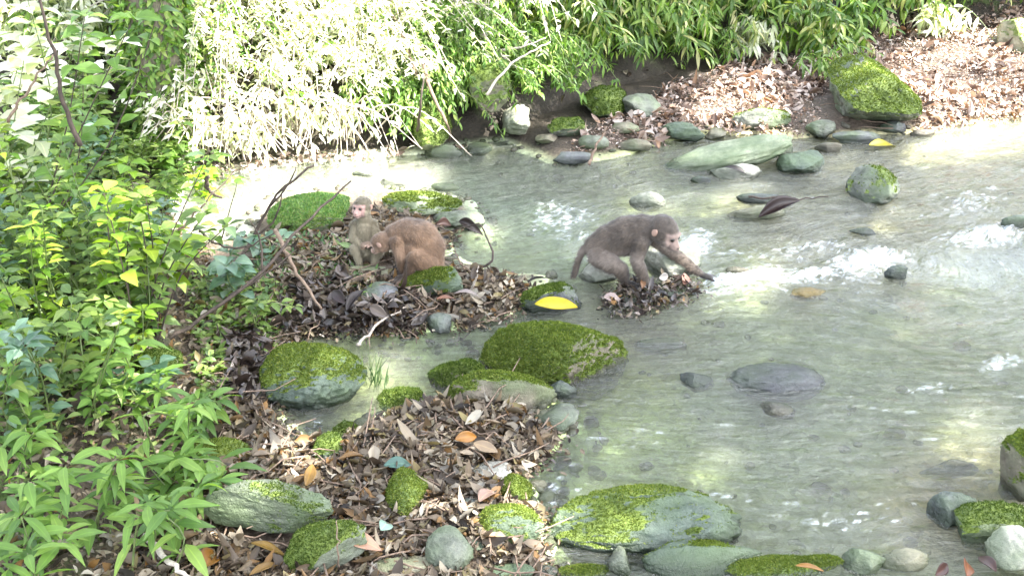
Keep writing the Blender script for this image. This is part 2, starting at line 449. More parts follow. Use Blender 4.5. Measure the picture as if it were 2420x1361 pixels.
# terrain material: soil on land, sand and algae under the water (bed colour, some brightness painted in, comes per place)
def terrain_mat():
    m, nt, out = newmat('soil_and_stream_bed')
    g = nd(nt, 'ShaderNodeNewGeometry')
    at = nd(nt, 'ShaderNodeAttribute', attribute_name='bed'); a2 = nd(nt, 'ShaderNodeAttribute', attribute_name='zone')
    sp = nd(nt, 'ShaderNodeSeparateXYZ'); nt.links.new(a2.outputs['Vector'], sp.inputs[0])
    n1 = noise(nt, g.outputs['Position'], 9, 6, .6); n2 = noise(nt, g.outputs['Position'], 55, 4, .65)
    soil = ramp(nt, [(.3, (.045, .035, .025)), (.55, (.12, .09, .065)), (.75, (.22, .18, .13))]); nt.links.new(n2, soil.inputs[0])
    gm = mixc(nt, n1, (.05, .1, .02), (.12, .19, .04))
    gf = nd(nt, 'ShaderNodeMapRange'); nt.links.new(n1, gf.inputs[0]); gf.inputs[1].default_value = .5; gf.inputs[2].default_value = .62
    gmul = nd(nt, 'ShaderNodeMath', operation='MULTIPLY'); nt.links.new(gf.outputs[0], gmul.inputs[0]); nt.links.new(sp.outputs[1], gmul.inputs[1])
    land = mixc(nt, gmul.outputs[0], mixc(nt, sp.outputs[2], soil.outputs[0], mixc(nt, 1.0, soil.outputs[0], (.24, .24, .20), 'MULTIPLY')), gm)  # bank soil darkened: humus, with the hollow's shade painted in
    v = nd(nt, 'ShaderNodeTexVoronoi'); v.inputs['Scale'].default_value = 26; v.inputs['Randomness'].default_value = 1
    wv = nd(nt, 'ShaderNodeVectorMath', operation='ADD'); nt.links.new(g.outputs['Position'], wv.inputs[0])
    nn = nd(nt, 'ShaderNodeTexNoise'); nn.inputs['Scale'].default_value = 12; nt.links.new(g.outputs['Position'], nn.inputs['Vector'])
    sc = nd(nt, 'ShaderNodeVectorMath', operation='SCALE'); sc.inputs[3].default_value = .12; nt.links.new(nn.outputs['Color'], sc.inputs[0])
    nt.links.new(sc.outputs[0], wv.inputs[1]); nt.links.new(wv.outputs[0], v.inputs['Vector'])
    vb = nd(nt, 'ShaderNodeRGBToBW'); nt.links.new(v.outputs['Color'], vb.inputs[0])
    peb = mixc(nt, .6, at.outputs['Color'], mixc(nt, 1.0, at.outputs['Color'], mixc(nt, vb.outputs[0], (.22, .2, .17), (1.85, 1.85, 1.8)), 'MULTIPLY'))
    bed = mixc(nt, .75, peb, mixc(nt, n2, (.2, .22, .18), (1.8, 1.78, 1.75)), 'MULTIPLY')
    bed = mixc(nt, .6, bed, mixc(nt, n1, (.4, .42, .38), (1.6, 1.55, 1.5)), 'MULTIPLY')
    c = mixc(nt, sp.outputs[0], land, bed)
    p = nd(nt, 'ShaderNodeBsdfPrincipled'); p.inputs['Roughness'].default_value = .7
    nt.links.new(c, p.inputs['Base Color'])
    bp = nd(nt, 'ShaderNodeBump'); bp.inputs['Strength'].default_value = .9; bp.inputs['Distance'].default_value = .015
    nt.links.new(n2, bp.inputs['Height']); nt.links.new(bp.outputs[0], p.inputs['Normal'])
    nt.links.new(p.outputs[0], out.inputs[0]); return m

def grid_obj(name, xs, ys, Z, mat, keep=None):
    X, Y = np.meshgrid(xs, ys)
    V = np.stack([X.ravel(), Y.ravel(), Z.ravel()], 1)
    nx, ny = len(xs), len(ys)
    i, j = np.meshgrid(np.arange(nx - 1), np.arange(ny - 1))
    a = (j * nx + i).ravel()
    F = np.stack([a, a + 1, a + nx + 1, a + nx], 1)
    if keep is not None: F = F[keep.ravel()[F].any(1)]
    mb = MB(); mb.add(V, F); return mb.build(name, mat)

terrain = grid_obj('ground', gx, gy, GZ, terrain_mat())
tag(terrain, kind='structure')
# bed colours by place: algae, sand, gravel; reflection and sun painted in, in linear rgb
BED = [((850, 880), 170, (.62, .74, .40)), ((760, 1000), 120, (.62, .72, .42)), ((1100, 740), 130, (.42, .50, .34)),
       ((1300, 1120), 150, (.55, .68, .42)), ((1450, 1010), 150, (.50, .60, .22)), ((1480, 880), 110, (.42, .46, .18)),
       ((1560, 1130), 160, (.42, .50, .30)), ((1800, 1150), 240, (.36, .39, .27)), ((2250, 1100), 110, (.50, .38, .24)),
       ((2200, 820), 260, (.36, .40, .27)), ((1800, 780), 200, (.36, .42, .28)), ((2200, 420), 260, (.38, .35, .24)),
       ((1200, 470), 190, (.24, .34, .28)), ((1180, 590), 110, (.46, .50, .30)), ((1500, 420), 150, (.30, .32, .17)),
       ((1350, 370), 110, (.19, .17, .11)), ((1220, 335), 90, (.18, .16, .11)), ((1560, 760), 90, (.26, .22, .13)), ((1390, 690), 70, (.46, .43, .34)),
       ((650, 420), 200, (.80, .76, .68)), ((560, 520), 90, (.80, .76, .68)), ((900, 400), 110, (.75, .72, .62)), ((2000, 580), 160, (.40, .33, .22)), ((1900, 1000), 160, (.33, .38, .25)),  # near-white entries paint the sunlit strip into the bed
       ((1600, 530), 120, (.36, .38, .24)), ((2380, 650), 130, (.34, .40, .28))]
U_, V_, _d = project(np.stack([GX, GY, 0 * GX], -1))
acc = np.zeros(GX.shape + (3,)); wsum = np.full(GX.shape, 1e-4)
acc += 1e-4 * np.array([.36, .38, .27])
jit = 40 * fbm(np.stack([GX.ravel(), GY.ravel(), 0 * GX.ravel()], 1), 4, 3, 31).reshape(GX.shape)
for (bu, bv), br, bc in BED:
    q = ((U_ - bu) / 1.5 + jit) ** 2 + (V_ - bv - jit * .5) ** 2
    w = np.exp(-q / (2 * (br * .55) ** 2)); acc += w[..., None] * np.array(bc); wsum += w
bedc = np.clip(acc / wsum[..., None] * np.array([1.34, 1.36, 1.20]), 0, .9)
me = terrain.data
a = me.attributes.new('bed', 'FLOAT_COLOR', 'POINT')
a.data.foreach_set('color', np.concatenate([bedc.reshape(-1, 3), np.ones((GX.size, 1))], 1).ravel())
a = me.attributes.new('zone', 'FLOAT_VECTOR', 'POINT')
zone = np.stack([sstep(.03, .008, GZ) * sstep(.10, .03, DW), np.clip(sstep(0, .3, DB) + sstep(0, .4, DL), 0, 1), np.clip(sstep(-.7, -.3, DB) + sstep(0, .4, DL), 0, 1)], -1)
a.data.foreach_set('vector', zone.ravel())

# ------------------------------------------------------------------ water
def water_mat():
    m, nt, out = newmat('stream_water')
    g = nd(nt, 'ShaderNodeNewGeometry')
    at = nd(nt, 'ShaderNodeAttribute', attribute_name='foam')
    sp = nd(nt, 'ShaderNodeSeparateXYZ'); nt.links.new(at.outputs['Vector'], sp.inputs[0])
    fl = nd(nt, 'ShaderNodeAttribute', attribute_name='flow')
    n1 = noise(nt, fl.outputs['Vector'], 1.0, 6, .62, .8)
    n2 = noise(nt, fl.outputs['Vector'], 3.2, 4, .6, .4)
    hsum = nd(nt, 'ShaderNodeMath', operation='MULTIPLY_ADD'); nt.links.new(n2, hsum.inputs[0]); hsum.inputs[1].default_value = .35; nt.links.new(n1, hsum.inputs[2])
    bp = nd(nt, 'ShaderNodeBump'); bp.inputs['Strength'].default_value = 1.0; bp.inputs['Distance'].default_value = .06
    nt.links.new(hsum.outputs[0], bp.inputs['Height'])
    fr = nd(nt, 'ShaderNodeFresnel'); fr.inputs['IOR'].default_value = 1.65; nt.links.new(bp.outputs[0], fr.inputs['Normal'])
    gl = nd(nt, 'ShaderNodeBsdfGlossy'); gl.inputs['Roughness'].default_value = .06; nt.links.new(bp.outputs[0], gl.inputs['Normal'])
    gl.inputs['Color'].default_value = (1, 1, 1, 1)
    tr = nd(nt, 'ShaderNodeBsdfRefraction'); tr.inputs['Color'].default_value = (.93, .97, .93, 1); tr.inputs['IOR'].default_value = 1.33
    tr.inputs['Roughness'].default_value = 0.02; nt.links.new(bp.outputs[0], tr.inputs['Normal'])
    tp = nd(nt, 'ShaderNodeBsdfTransparent'); tp.inputs['Color'].default_value = (.93, .97, .93, 1)
    m0 = nd(nt, 'ShaderNodeMixShader'); m0.inputs[0].default_value = .65
    nt.links.new(tr.outputs[0], m0.inputs[1]); nt.links.new(tp.outputs[0], m0.inputs[2])
    m1 = nd(nt, 'ShaderNodeMixShader'); nt.links.new(fr.outputs[0], m1.inputs[0]); nt.links.new(m0.outputs[0], m1.inputs[1]); nt.links.new(gl.outputs[0], m1.inputs[2])
    mk = nd(nt, 'ShaderNodeBsdfDiffuse'); mk.inputs[0].default_value = (.50, .55, .43, 1); nt.links.new(bp.outputs[0], mk.inputs['Normal'])
    mm = nd(nt, 'ShaderNodeMixShader'); mm.inputs[0].default_value = .07     # slight turbidity of the moving water
    nt.links.new(m0.outputs[0], mm.inputs[1]); nt.links.new(mk.outputs[0], mm.inputs[2]); nt.links.new(mm.outputs[0], m1.inputs[1])
    # foam: air bubbles whitening the broken water
    n3 = noise(nt, fl.outputs['Vector'], 4.5, 5, .7, .5)
    n3b = nd(nt, 'ShaderNodeMath', operation='MULTIPLY_ADD'); nt.links.new(n3, n3b.inputs[0]); n3b.inputs[1].default_value = 1.9; n3b.inputs[2].default_value = -.45
    fm = nd(nt, 'ShaderNodeMath', operation='ADD'); nt.links.new(n3b.outputs[0], fm.inputs[0]); nt.links.new(sp.outputs[0], fm.inputs[1])
    fk = nd(nt, 'ShaderNodeMapRange'); nt.links.new(fm.outputs[0], fk.inputs[0]); fk.inputs[1].default_value = .88; fk.inputs[2].default_value = 1.15
    fk.inputs[4].default_value = .85
    df = nd(nt, 'ShaderNodeBsdfDiffuse'); df.inputs[0].default_value = (.80, .86, .88, 1); nt.links.new(bp.outputs[0], df.inputs['Normal'])
    m2 = nd(nt, 'ShaderNodeMixShader'); nt.links.new(fk.outputs[0], m2.inputs[0]); nt.links.new(m1.outputs[0], m2.inputs[1]); nt.links.new(df.outputs[0], m2.inputs[2])
    nt.links.new(m2.outputs[0], out.inputs[0]); return m
wx = np.concatenate([np.arange(-3.0, 4.6, 0.0125), np.linspace(4.7, 20, 40)]); wy = np.arange(1.9, 8.2, 0.0125)
WX, WY = np.meshgrid(wx, wy)
UW, VW, _ = project(np.stack([WX, WY, 0 * WX], -1))
# flow direction by place: from the upper right to the lower left, more sideways in the lower pool
ang = R(200) + R(18) * sstep(700, 1200, VW)
fa = np.cos(R(24)); fb = np.sin(R(24))
PW = np.stack([WX.ravel(), WY.ravel(), 0 * WX.ravel()], 1)
wrp = fbm(PW, 1.1, 3, 55).reshape(WX.shape) * .13
XC = WX - .8; YC = WY - 4.3
along = (XC * fa + YC * fb); across = (-XC * fb + YC * fa) + wrp
blend = sstep(5.0, 3.6, WY)          # near pool: crests across the view
al2 = XC + .15 * YC; ac2 = YC + wrp
flow = np.stack([(along * 4.2) * (1 - blend) + al2 * 5.5 * blend, (across * 13) * (1 - blend) + ac2 * 20 * blend, 0 * WX], -1)
FOAM = [((1330, 520), 100, 45, .42), ((1640, 580), 65, 40, .6), ((1290, 500), 60, 30, .38), ((1750, 660), 130, 22, .6), ((1900, 655), 120, 22, .6),
        ((2050, 625), 95, 38, .75), ((1900, 590), 190, 22, .36), ((1750, 600), 120, 18, .3), ((2330, 560), 120, 28, .6), ((2300, 480), 90, 25, .38), ((1420, 640), 40, 30, .35),
        ((1370, 560), 70, 25, .35), ((1680, 690), 70, 14, .42), ((1600, 655), 60, 20, .36), ((1300, 1150), 60, 50, .24), ((1150, 740), 200, 14, .12),
        ((2000, 1230), 160, 40, .2), ((1750, 1200), 200, 60, .12), ((2360, 860), 50, 18, .5), ((2200, 915), 60, 14, .38), ((740, 1010), 40, 40, .3)]
foam = np.zeros(WX.shape)
for (u, v), ru, rv, s in FOAM:
    foam = np.maximum(foam, s * np.exp(-(((UW - u) / ru) ** 2 + ((VW - v + .12 * (UW - u)) / rv) ** 2)))
chop = fbm(np.stack([flow[..., 0].ravel() * .55, flow[..., 1].ravel() * .55, 0 * WX.ravel()], 1), 1, 4, 77).reshape(WX.shape)
chop2 = fbm(PW, 24, 3, 78).reshape(WX.shape)
ridge = 1 - np.abs(fbm(np.stack([flow[..., 0].ravel() * .8, flow[..., 1].ravel() * .8, 0 * WX.ravel() + 3], 1), 1, 3, 91).reshape(WX.shape))
calm = .35 + .65 * sstep(-.5, .5, fbm(PW, .9, 2, 66).reshape(WX.shape))
calm = calm * (1 - .65 * np.exp(-(((UW - 900) / 330) ** 2 + ((VW - 850) / 150) ** 2)))
WZ = 0.004 + (0.005 * chop + .010 * (ridge - .7)) * calm + foam * (0.04 * np.clip(chop2 + .3, 0, 2) + .022 * chop)
land = DWw = sdf_poly(WX, WY, WATER)
water = grid_obj('water', wx, wy, WZ, water_mat(), keep=(land < .14))
tag(water, kind='structure')
a = water.data.attributes.new('flow', 'FLOAT_VECTOR', 'POINT'); a.data.foreach_set('vector', flow.ravel())
a = water.data.attributes.new('foam', 'FLOAT_VECTOR', 'POINT'); a.data.foreach_set('vector', np.stack([foam, foam, foam], -1).ravel())

# ------------------------------------------------------------------ stones
def ico(sub):
    bm = bmesh.new(); bmesh.ops.create_icosphere(bm, subdivisions=sub, radius=1.0)
    V = np.array([v.co[:] for v in bm.verts]); T = np.array([[v.index for v in f.verts] for f in bm.faces]); bm.free()
    return V, T
ICO = {k: ico(k) for k in (3, 4, 5, 6)}
STONES = []
def stone(u, v, w, h, mat, label, flat=.62, seed=0, moss=0.0, tilt=0.0, rot=0.0, chops=6, lift=.35, rough=.10, sub=5,
          tuft=0, mossmat='moss', mossdir=(0, 0, 1), cat='stone', name='stone', water=True, group=None, mossz=.25, deep=None, zc=None, planes=()):
    rs = np.random.RandomState(1000 + seed + int(u) * 7 + int(v))
    g = ground(u, v, water)
    dep = project(g)[2]
    a = w / 2 * dep / FPX
    if v > 1000 and 450 < u < 1290: lift += .3
    c = a * flat
    semi = h / 2 * dep / FPX
    th = math.atan2(CAM_H - g[2], g[1])
    b2 = semi ** 2 - (c * math.cos(th)) ** 2
    b = math.sqrt(b2) / math.sin(th) if b2 > (0.35 * a * math.sin(th)) ** 2 else .35 * a
    if b2 <= (0.35 * a * math.sin(th)) ** 2:
        c = max(math.sqrt(max(semi ** 2 - (b * math.sin(th)) ** 2, 1e-6)) / math.cos(th), .15 * a)
    b = min(b, 1.5 * a)
    # the pixel is the centre of the visible silhouette
    zoff = c * lift if zc is None else zc
    p = g.copy()
    d = ray(u, v)
    t = (g[2] + zoff - CAM_H) / d[2]
    p = d * t + np.array([0, 0, CAM_H])
    V, T = ICO[sub]; V = V.copy()
    for k in range(chops):
        n = unit(rs.normal(0, 1, 3) * np.array([1, 1, .8])); dd = rs.uniform(.52, .82)
        q = V @ n - dd; V = V - np.outer(np.clip(q, 0, None) * .85, n)
    for n, dd in planes:
        n = unit(np.array(n, float)); q = V @ n - dd; V = V - np.outer(np.clip(q, 0, None) * .93, n)
    cr_ = fbm(V + rs.uniform(0, 50, 3), 2.6, 3, seed + 9)
    V = V * (1 + rough * fbm(V + rs.uniform(0, 50, 3), 1.3, 3, seed)[:, None] + .045 * fbm(V + rs.uniform(0, 50, 3), 5, 4, seed + 5, .6)[:, None] - (.05 * sstep(.12, 0, np.abs(cr_)))[:, None])
    V = V / np.abs(V).max(0)
    V = V * np.array([a, b, c])
    # tilt in the image plane (about Y), rot about Z
    ct, st = math.cos(R(tilt)), math.sin(R(tilt))
    V = V @ np.array([[ct, 0, -st], [0, 1, 0], [st, 0, ct]])
    cr, sr = math.cos(R(rot)), math.sin(R(rot))
    V = V @ np.array([[cr, sr, 0], [-sr, cr, 0], [0, 0, 1]])
    nrm = np.zeros_like(V); fn = np.cross(V[T[:, 1]] - V[T[:, 0]], V[T[:, 2]] - V[T[:, 0]])
    for k in range(3): np.add.at(nrm, T[:, k], fn)
    nrm = unit(nrm)
    md = unit(np.array(mossdir, float))
    mm = np.zeros(len(V))
    if moss > 0:
        mm = sstep(mossz - .25, mossz + .25, nrm @ md + .30 * fbm(V + p, 9, 4, 4) + .12 * fbm(V + p, 45, 2, 14)) * moss
        mm *= sstep(-.01, .035, V[:, 2] + p[2])
    A = np.stack([mm, V[:, 2] + p[2], 0 * mm], 1)
    mb = MB(); mb.add(V + p, T=T, A=A)
    has = tuft > 0 and moss > 0
    o = mb.build(name, M[mat], None, True, origin=p, attr='rockat')
    tag(o, label, cat, group)
    STONES.append((p, a, b, c, o))
    if has:
        area = np.linalg.norm(fn, axis=1) / 2
        wgt = area * mm[T].mean(1) ** 1.3
        if wgt.sum() > 0:
            k = rs.choice(len(T), tuft, p=wgt / wgt.sum())
            r1 = rs.uniform(0, 1, (tuft, 2)); s_ = np.sqrt(r1[:, :1])
            Q = V[T[k, 0]] * (1 - s_) + V[T[k, 1]] * s_ * (1 - r1[:, 1:]) + V[T[k, 2]] * s_ * r1[:, 1:]
            N = unit(nrm[T[k, 0]] + rs.normal(0, .5, (tuft, 3)))
            Lb = rs.uniform(.004, .0095, tuft)[:, None] * min(1.3, max(.7, dep / 4.3)); Wb = Lb * .42
            S = unit(np.cross(N, rs.normal(0, 1, (tuft, 3))))
            VV = np.stack([Q - S * Wb - N * .002, Q + S * Wb - N * .002, Q + N * Lb], 1).reshape(-1, 3)
            TT = np.arange(tuft * 3).reshape(-1, 3)
            m2 = MB(); m2.add(VV, T=TT); mo = m2.build('moss', M[mossmat], o, False)
            mo['kind'] = 'stuff'
    return o

S = stone
# near bank and pool
S(1315, 850, 375, 200, 'r_brown', 'big dome-shaped mossy boulder with a bare brown right face, between channel and pool', .55, 1, 1, tuft=24000, mossz=.12, mossdir=(-.35, -.25, .9), chops=3, sub=6, rough=.07, lift=.2, planes=[((.85, -.45, .12), .58), ((.5, .3, .8), .75)])
S(735, 893, 262, 180, 'r_blue', 'mossy boulder with blue-grey lower flank standing in the pale green left pool', .6, 2, 1, tuft=11000, mossz=.42, tilt=-4, sub=6, lift=.3, chops=3, mossdir=(-.2, .35, .85))
S(1082, 892, 140, 95, 'r_brown', 'dark green mossy stone touching the left foot of the big dome boulder', .7, 3, 1, tuft=4500, mossmat='moss_deep', mossz=.1)
S(1185, 938, 265, 125, 'r_brown', 'low moss-topped flat stone in front of the big dome boulder, pale stick lying on it', .5, 4, 1, tuft=7000, mossz=.45, tilt=12, mossdir=(-.35, .1, .9), lift=.5)
S(950, 943, 125, 68, 'r_green', 'low thin green stone at the edge of the pale left pool', .35, 5, 1, tuft=2500, mossmat='moss_deep', mossz=.3)
S(1305, 988, 130, 70, 'r_grey', 'flat grey wet slab sloping into the pool below the big dome boulder', .25, 6, .3, tilt=-14)
S(1332, 925, 66, 52, 'r_dark', 'small dark rounded stone tucked under the right side of the dome boulder', .8, 7)
S(1300, 712, 150, 88, 'r_dark', 'dark green mossy stone carrying the bright yellow leaf', .6, 8, 1, tuft=3500, mossmat='moss_deep', mossz=.3, mossdir=(-.5, 0, .8))
S(1025, 672, 172, 78, 'r_blue', 'yellow-green mossy stone under the crouching monkey, bluish at its right end', .55, 9, 1, tuft=4000, mossz=.35, mossdir=(-.7, -.2, .6), tilt=-14, lift=.4)
S(1040, 768, 72, 58, 'r_purple', 'small shiny bluish stone at the water edge of the leafy spit', .7, 10)
S(815, 1018, 62, 54, 'r_green', 'small round green stone at the lower end of the left pool', .8, 11, 1, tuft=1200, mossz=.0, mossmat='moss_deep')
S(768, 1068, 96, 88, 'r_blue', 'teal-green tilted stone below the small round green one, leaves against it', .7, 12, .7, tilt=-30, mossz=.2, tuft=1200, mossmat='moss_deep')
S(965, 1165, 104, 122, 'r_green', 'upright bright moss-covered stone in the middle of the dead leaves', .85, 13, 1, tuft=4500, mossz=-.3, chops=5, lift=.5)
S(1225, 1160, 96, 88, 'r_green', 'mossy olive stone at the water edge with a pinkish leaf to its left', .75, 14, 1, tuft=3200, mossz=-.05)
S(1205, 1240, 160, 100, 'r_blue', 'mossy stone with blue-grey front, just below the olive stone at the edge', .62, 15, 1, tuft=3600, mossz=.4, mossdir=(-.2, .2, .9))
S(645, 1212, 335, 140, 'r_layer', 'large grey layered stone with a blackish hollow side among dead leaves', .5, 16, .6, tuft=1500, mossz=.8, mossmat='moss_deep', tilt=6, lift=.5, mossdir=(.5, -.5, .6), sub=6, planes=[((-.4, -.8, .1), .35)])
S(757, 1295, 235, 125, 'r_grey', 'smooth olive mossy wedge stone at the bottom edge under the salmon leaf', .5, 17, 1, tuft=5000, mossz=.25, mossmat='moss_deep', tilt=-22, lift=.5, mossdir=(-.5, -.3, .8))
S(1062, 1296, 112, 112, 'r_grey', 'smooth bare grey-green egg-shaped stone near the bottom edge', .85, 18, .2, chops=1, rough=.04, lift=.6)
S(1520, 1240, 470, 200, 'r_blue', 'large half-submerged teal boulder with moss cap at the bottom centre', .42, 19, 1, tuft=7500, mossz=.66, sub=6, mossdir=(-.5, .12, .85), lift=.12, chops=3)
S(1640, 1318, 330, 110, 'r_blue', 'flat pale teal slab lying in front of the large half-submerged boulder', .3, 20, .8, tuft=1800, mossz=.8, mossdir=(-.5, .4, .75), lift=.3)
S(1466, 1326, 62, 74, 'r_grey', 'small upright grey stone leaning on the bottom teal slab', .9, 21, lift=.7)
S(1185, 1352, 190, 46, 'r_blue', 'flat bluish slab cut by the bottom edge left of the teal boulder', .3, 22)
S(1380, 1352, 150, 34, 'r_green', 'narrow bright mossy stone on the bottom edge left of centre pool', .4, 23, 1, tuft=2000, mossz=.1)
S(520, 1070, 155, 72, 'r_blue', 'flat mossy stone half under the weeds left of the leaf heap', .4, 24, 1, tuft=2200, mossz=.35, mossdir=(.4, 0, .9))
S(672, 1076, 118, 44, 'r_grey', 'flat grey-green stone sunk in the leaves left of the teal tilted stone', .35, 25, .5, mossz=.5)
S(975, 1342, 230, 60, 'r_beige', 'flat beige stone on the bottom edge under tan leaves', .3, 26)
S(1830, 1342, 250, 56, 'r_green', 'wide moss-covered stone on the bottom edge right of the teal slab', .4, 27, 1, tuft=4200, mossz=.2)
S(1935, 1334, 130, 48, 'r_green', 'mossy stone on the bottom edge carrying a small orange-brown leaf', .5, 28, 1, tuft=2400, mossz=.1)
S(2040, 1325, 105, 76, 'r_green', 'rounded plain olive-grey stone on the bottom edge', .7, 29)
S(2135, 1325, 120, 62, 'r_beige', 'flat beige stone beside the red-brown leaves at bottom right', .5, 30)
S(2335, 1240, 185, 105, 'r_green', 'green mossy stone leaning against the tall boulder at the right edge', .55, 31, .9, tuft=2400, mossz=.4, mossmat='moss_deep', tilt=-12)
S(2252, 1205, 128, 92, 'r_dark', 'glossy black striped stone half out of the water at lower right', .75, 32, lift=.4)
S(2425, 1110, 135, 270, 'r_brown', 'tall boulder on the right edge with a bright lime moss cap', 1.5, 33, 1, tuft=5500, mossz=.4, lift=.5, mossdir=(-.1, 0, 1))
S(2392, 1300, 115, 135, 'r_pale', 'white and dark blotched stone at the lower right corner', 1.0, 34, lift=.6)
S(1835, 903, 235, 96, 'r_purple', 'smooth purplish stone just breaking the surface in the middle of the pool', .28, 35, lift=-.1, chops=2, rough=.04, zc=-.016)
S(1642, 902, 95, 48, 'r_dark', 'small dark flat stone left of the purplish stone in the pool', .45, 36, lift=.0)
S(1838, 968, 95, 40, 'r_brown', 'thin brown stone just below the purplish stone in the pool', .3, 37, tilt=14, lift=.0)
S(1580, 620, 150, 100, 'r_pale', 'pale angular rock beneath the wading monkey', .6, 38, lift=.35, chops=6)
S(1412, 645, 92, 74, 'r_pale', 'small whitish rock behind the hind leg of the wading monkey', .55, 39, chops=5)  # sun on this rock painted in by the pale stone colour
S(1531, 478, 88, 48, 'r_pale', 'rounded pale stone showing above the head of the wading monkey', .75, 40, lift=.3, chops=1)
S(1712, 372, 330, 66, 'r_green', 'long pale green log-like slab lying in the upper stream', .22, 41, tilt=-11, rot=8, lift=.5, chops=3)
S(1735, 408, 130, 48, 'r_pale', 'low flat pale stone with a dark leaf on it below the long slab', .35, 42, lift=.3)
S(1838, 350, 74, 54, 'r_green', 'small bright green-white angular stone on the long pale slab', .7, 43, lift=.4, chops=6)
S(1893, 388, 112, 76, 'r_blue', 'blue-grey wedge stone right of the long pale slab', .55, 44, lift=.4, chops=6, tilt=-10)
S(1945, 305, 78, 46, 'r_grey', 'small grey rounded stone at the left foot of the big mossy boulder', .55, 45)
S(1790, 506, 140, 40, 'r_beige', 'low beige stone in the rapids with a dark red leaf over its right end', .3, 46, tilt=-10)
S(2062, 440, 125, 105, 'r_grey', 'round grey stone with a thin green cap standing in the upper stream', .65, 47, 1, tuft=500, mossz=.85)
S(2047, 218, 222, 195, 'r_grey', 'big yellow-green mossy boulder on the far shore, dark gap below it', .75, 48, 1, tuft=9000, mossz=.38, lift=.45, chops=4, rough=.08, mossdir=(.2, -.5, .7), sub=6, planes=[((-.65, -.1, .75), .5), ((.62, -.1, .75), .58), ((.1, -.9, .5), .6)])
S(2405, 82, 100, 105, 'r_beige', 'rounded yellowish boulder in the top right corner', .9, 49, .6, tuft=800, mossz=.2, lift=.6)
S(1612, 315, 108, 54, 'r_blue', 'bluish-green wet stone at the left end of the pink leaf heap shore', .5, 50)
S(1800, 280, 140, 62, 'r_grey', 'long low stone with yellow moss ridge left of the big mossy boulder', .45, 51, .8, tuft=1000, mossz=.7, tilt=-5)
S(1432, 246, 112, 86, 'r_green', 'deep green mossy stone in the shade under the hanging plants', .7, 52, 1, tuft=3000, mossz=-.2, mossmat='moss_deep')
S(1512, 252, 100, 66, 'r_grey', 'grey-green plain stone right of the deep green one in the shade', .6, 53)
S(1345, 300, 105, 62, 'r_grey', 'dark green stone left of the deep green one by the far shore', .5, 54, .9, tuft=900, mossz=.2, mossmat='moss_deep')
S(1222, 285, 76, 88, 'r_pale', 'white sunlit wedge stone on the far shore with reddish foot', .9, 55, tilt=-25, lift=.5, chops=6)
S(1042, 362, 100, 50, 'r_grey', 'pale round stone at the foot of the leafy far bank', .55, 56)
S(2120, 648, 62, 46, 'r_dark', 'small black rock in the white water of the rapids', .8, 57, lift=.5)
S(2402, 528, 76, 40, 'r_dark', 'black jagged rock in the rapids at the right edge', .6, 58, lift=.5)
S(1908, 694, 90, 36, 'r_orange', 'small orange submerged stone glowing under the rapids', .3, 59, lift=-.3, zc=-.004)
S(985, 482, 215, 62, 'r_green', 'flat yellow-mossy rock behind the small sitting monkey', .4, 60, 1, tuft=3000, mossz=.5, mossdir=(-.3, 0, .9))
S(1085, 520, 125, 58, 'r_grey', 'pale grey flat rock right of the yellow-mossy rock', .4, 61)
S(868, 645, 165, 46, 'r_beige', 'low cream stone between the two left monkeys and the leaves', .4, 62, .4, mossz=.6)
S(902, 690, 105, 54, 'r_purple', 'flat bluish-grey stone below the low cream stone', .4, 63)
S(2020, 330, 125, 46, 'r_purple', 'low purplish-grey stone in front of the dark gap of the big boulder', .45, 64)
S(740, 510, 200, 110, 'r_green', 'low round stone wholly overgrown with green moss, behind the left monkeys', .4, 65, 1, tuft=9000, mossz=-.3, mossmat='grass', sub=6)
S(370, 870, 110, 110, 'r_brown', 'brownish mossy lump at the foot of the weed stems', .9, 66, 1, tuft=3500, mossz=-.2, mossmat='moss_deep', water=False)
S(1010, 300, 110, 120, 'r_brown', 'dark olive mossy rock inside the far bank under the fine foliage', .9, 67, 1, tuft=4000, mossz=-.1, mossmat='moss_deep', water=False)
S(1150, 205, 110, 130, 'r_brown', 'tall brownish rock in the far bank between hanging shoots', 1.1, 68, .9, tuft=1500, mossz=0, mossmat='moss_deep', water=False)
S(440, 1150, 120, 70, 'r_green', 'small mossy stone half hidden by the lowest nettle leaves', .5, 69, 1, tuft=1800, mossz=.1, water=False)
S(1150, 1120, 120, 60, 'r_pale', 'thin cream slab showing between the leaves near the pool edge', .2, 70, tilt=-12)
S(960, 610, 60, 30, 'r_grey', 'small grey stone between the small monkey and the crouching one', .5, 71)

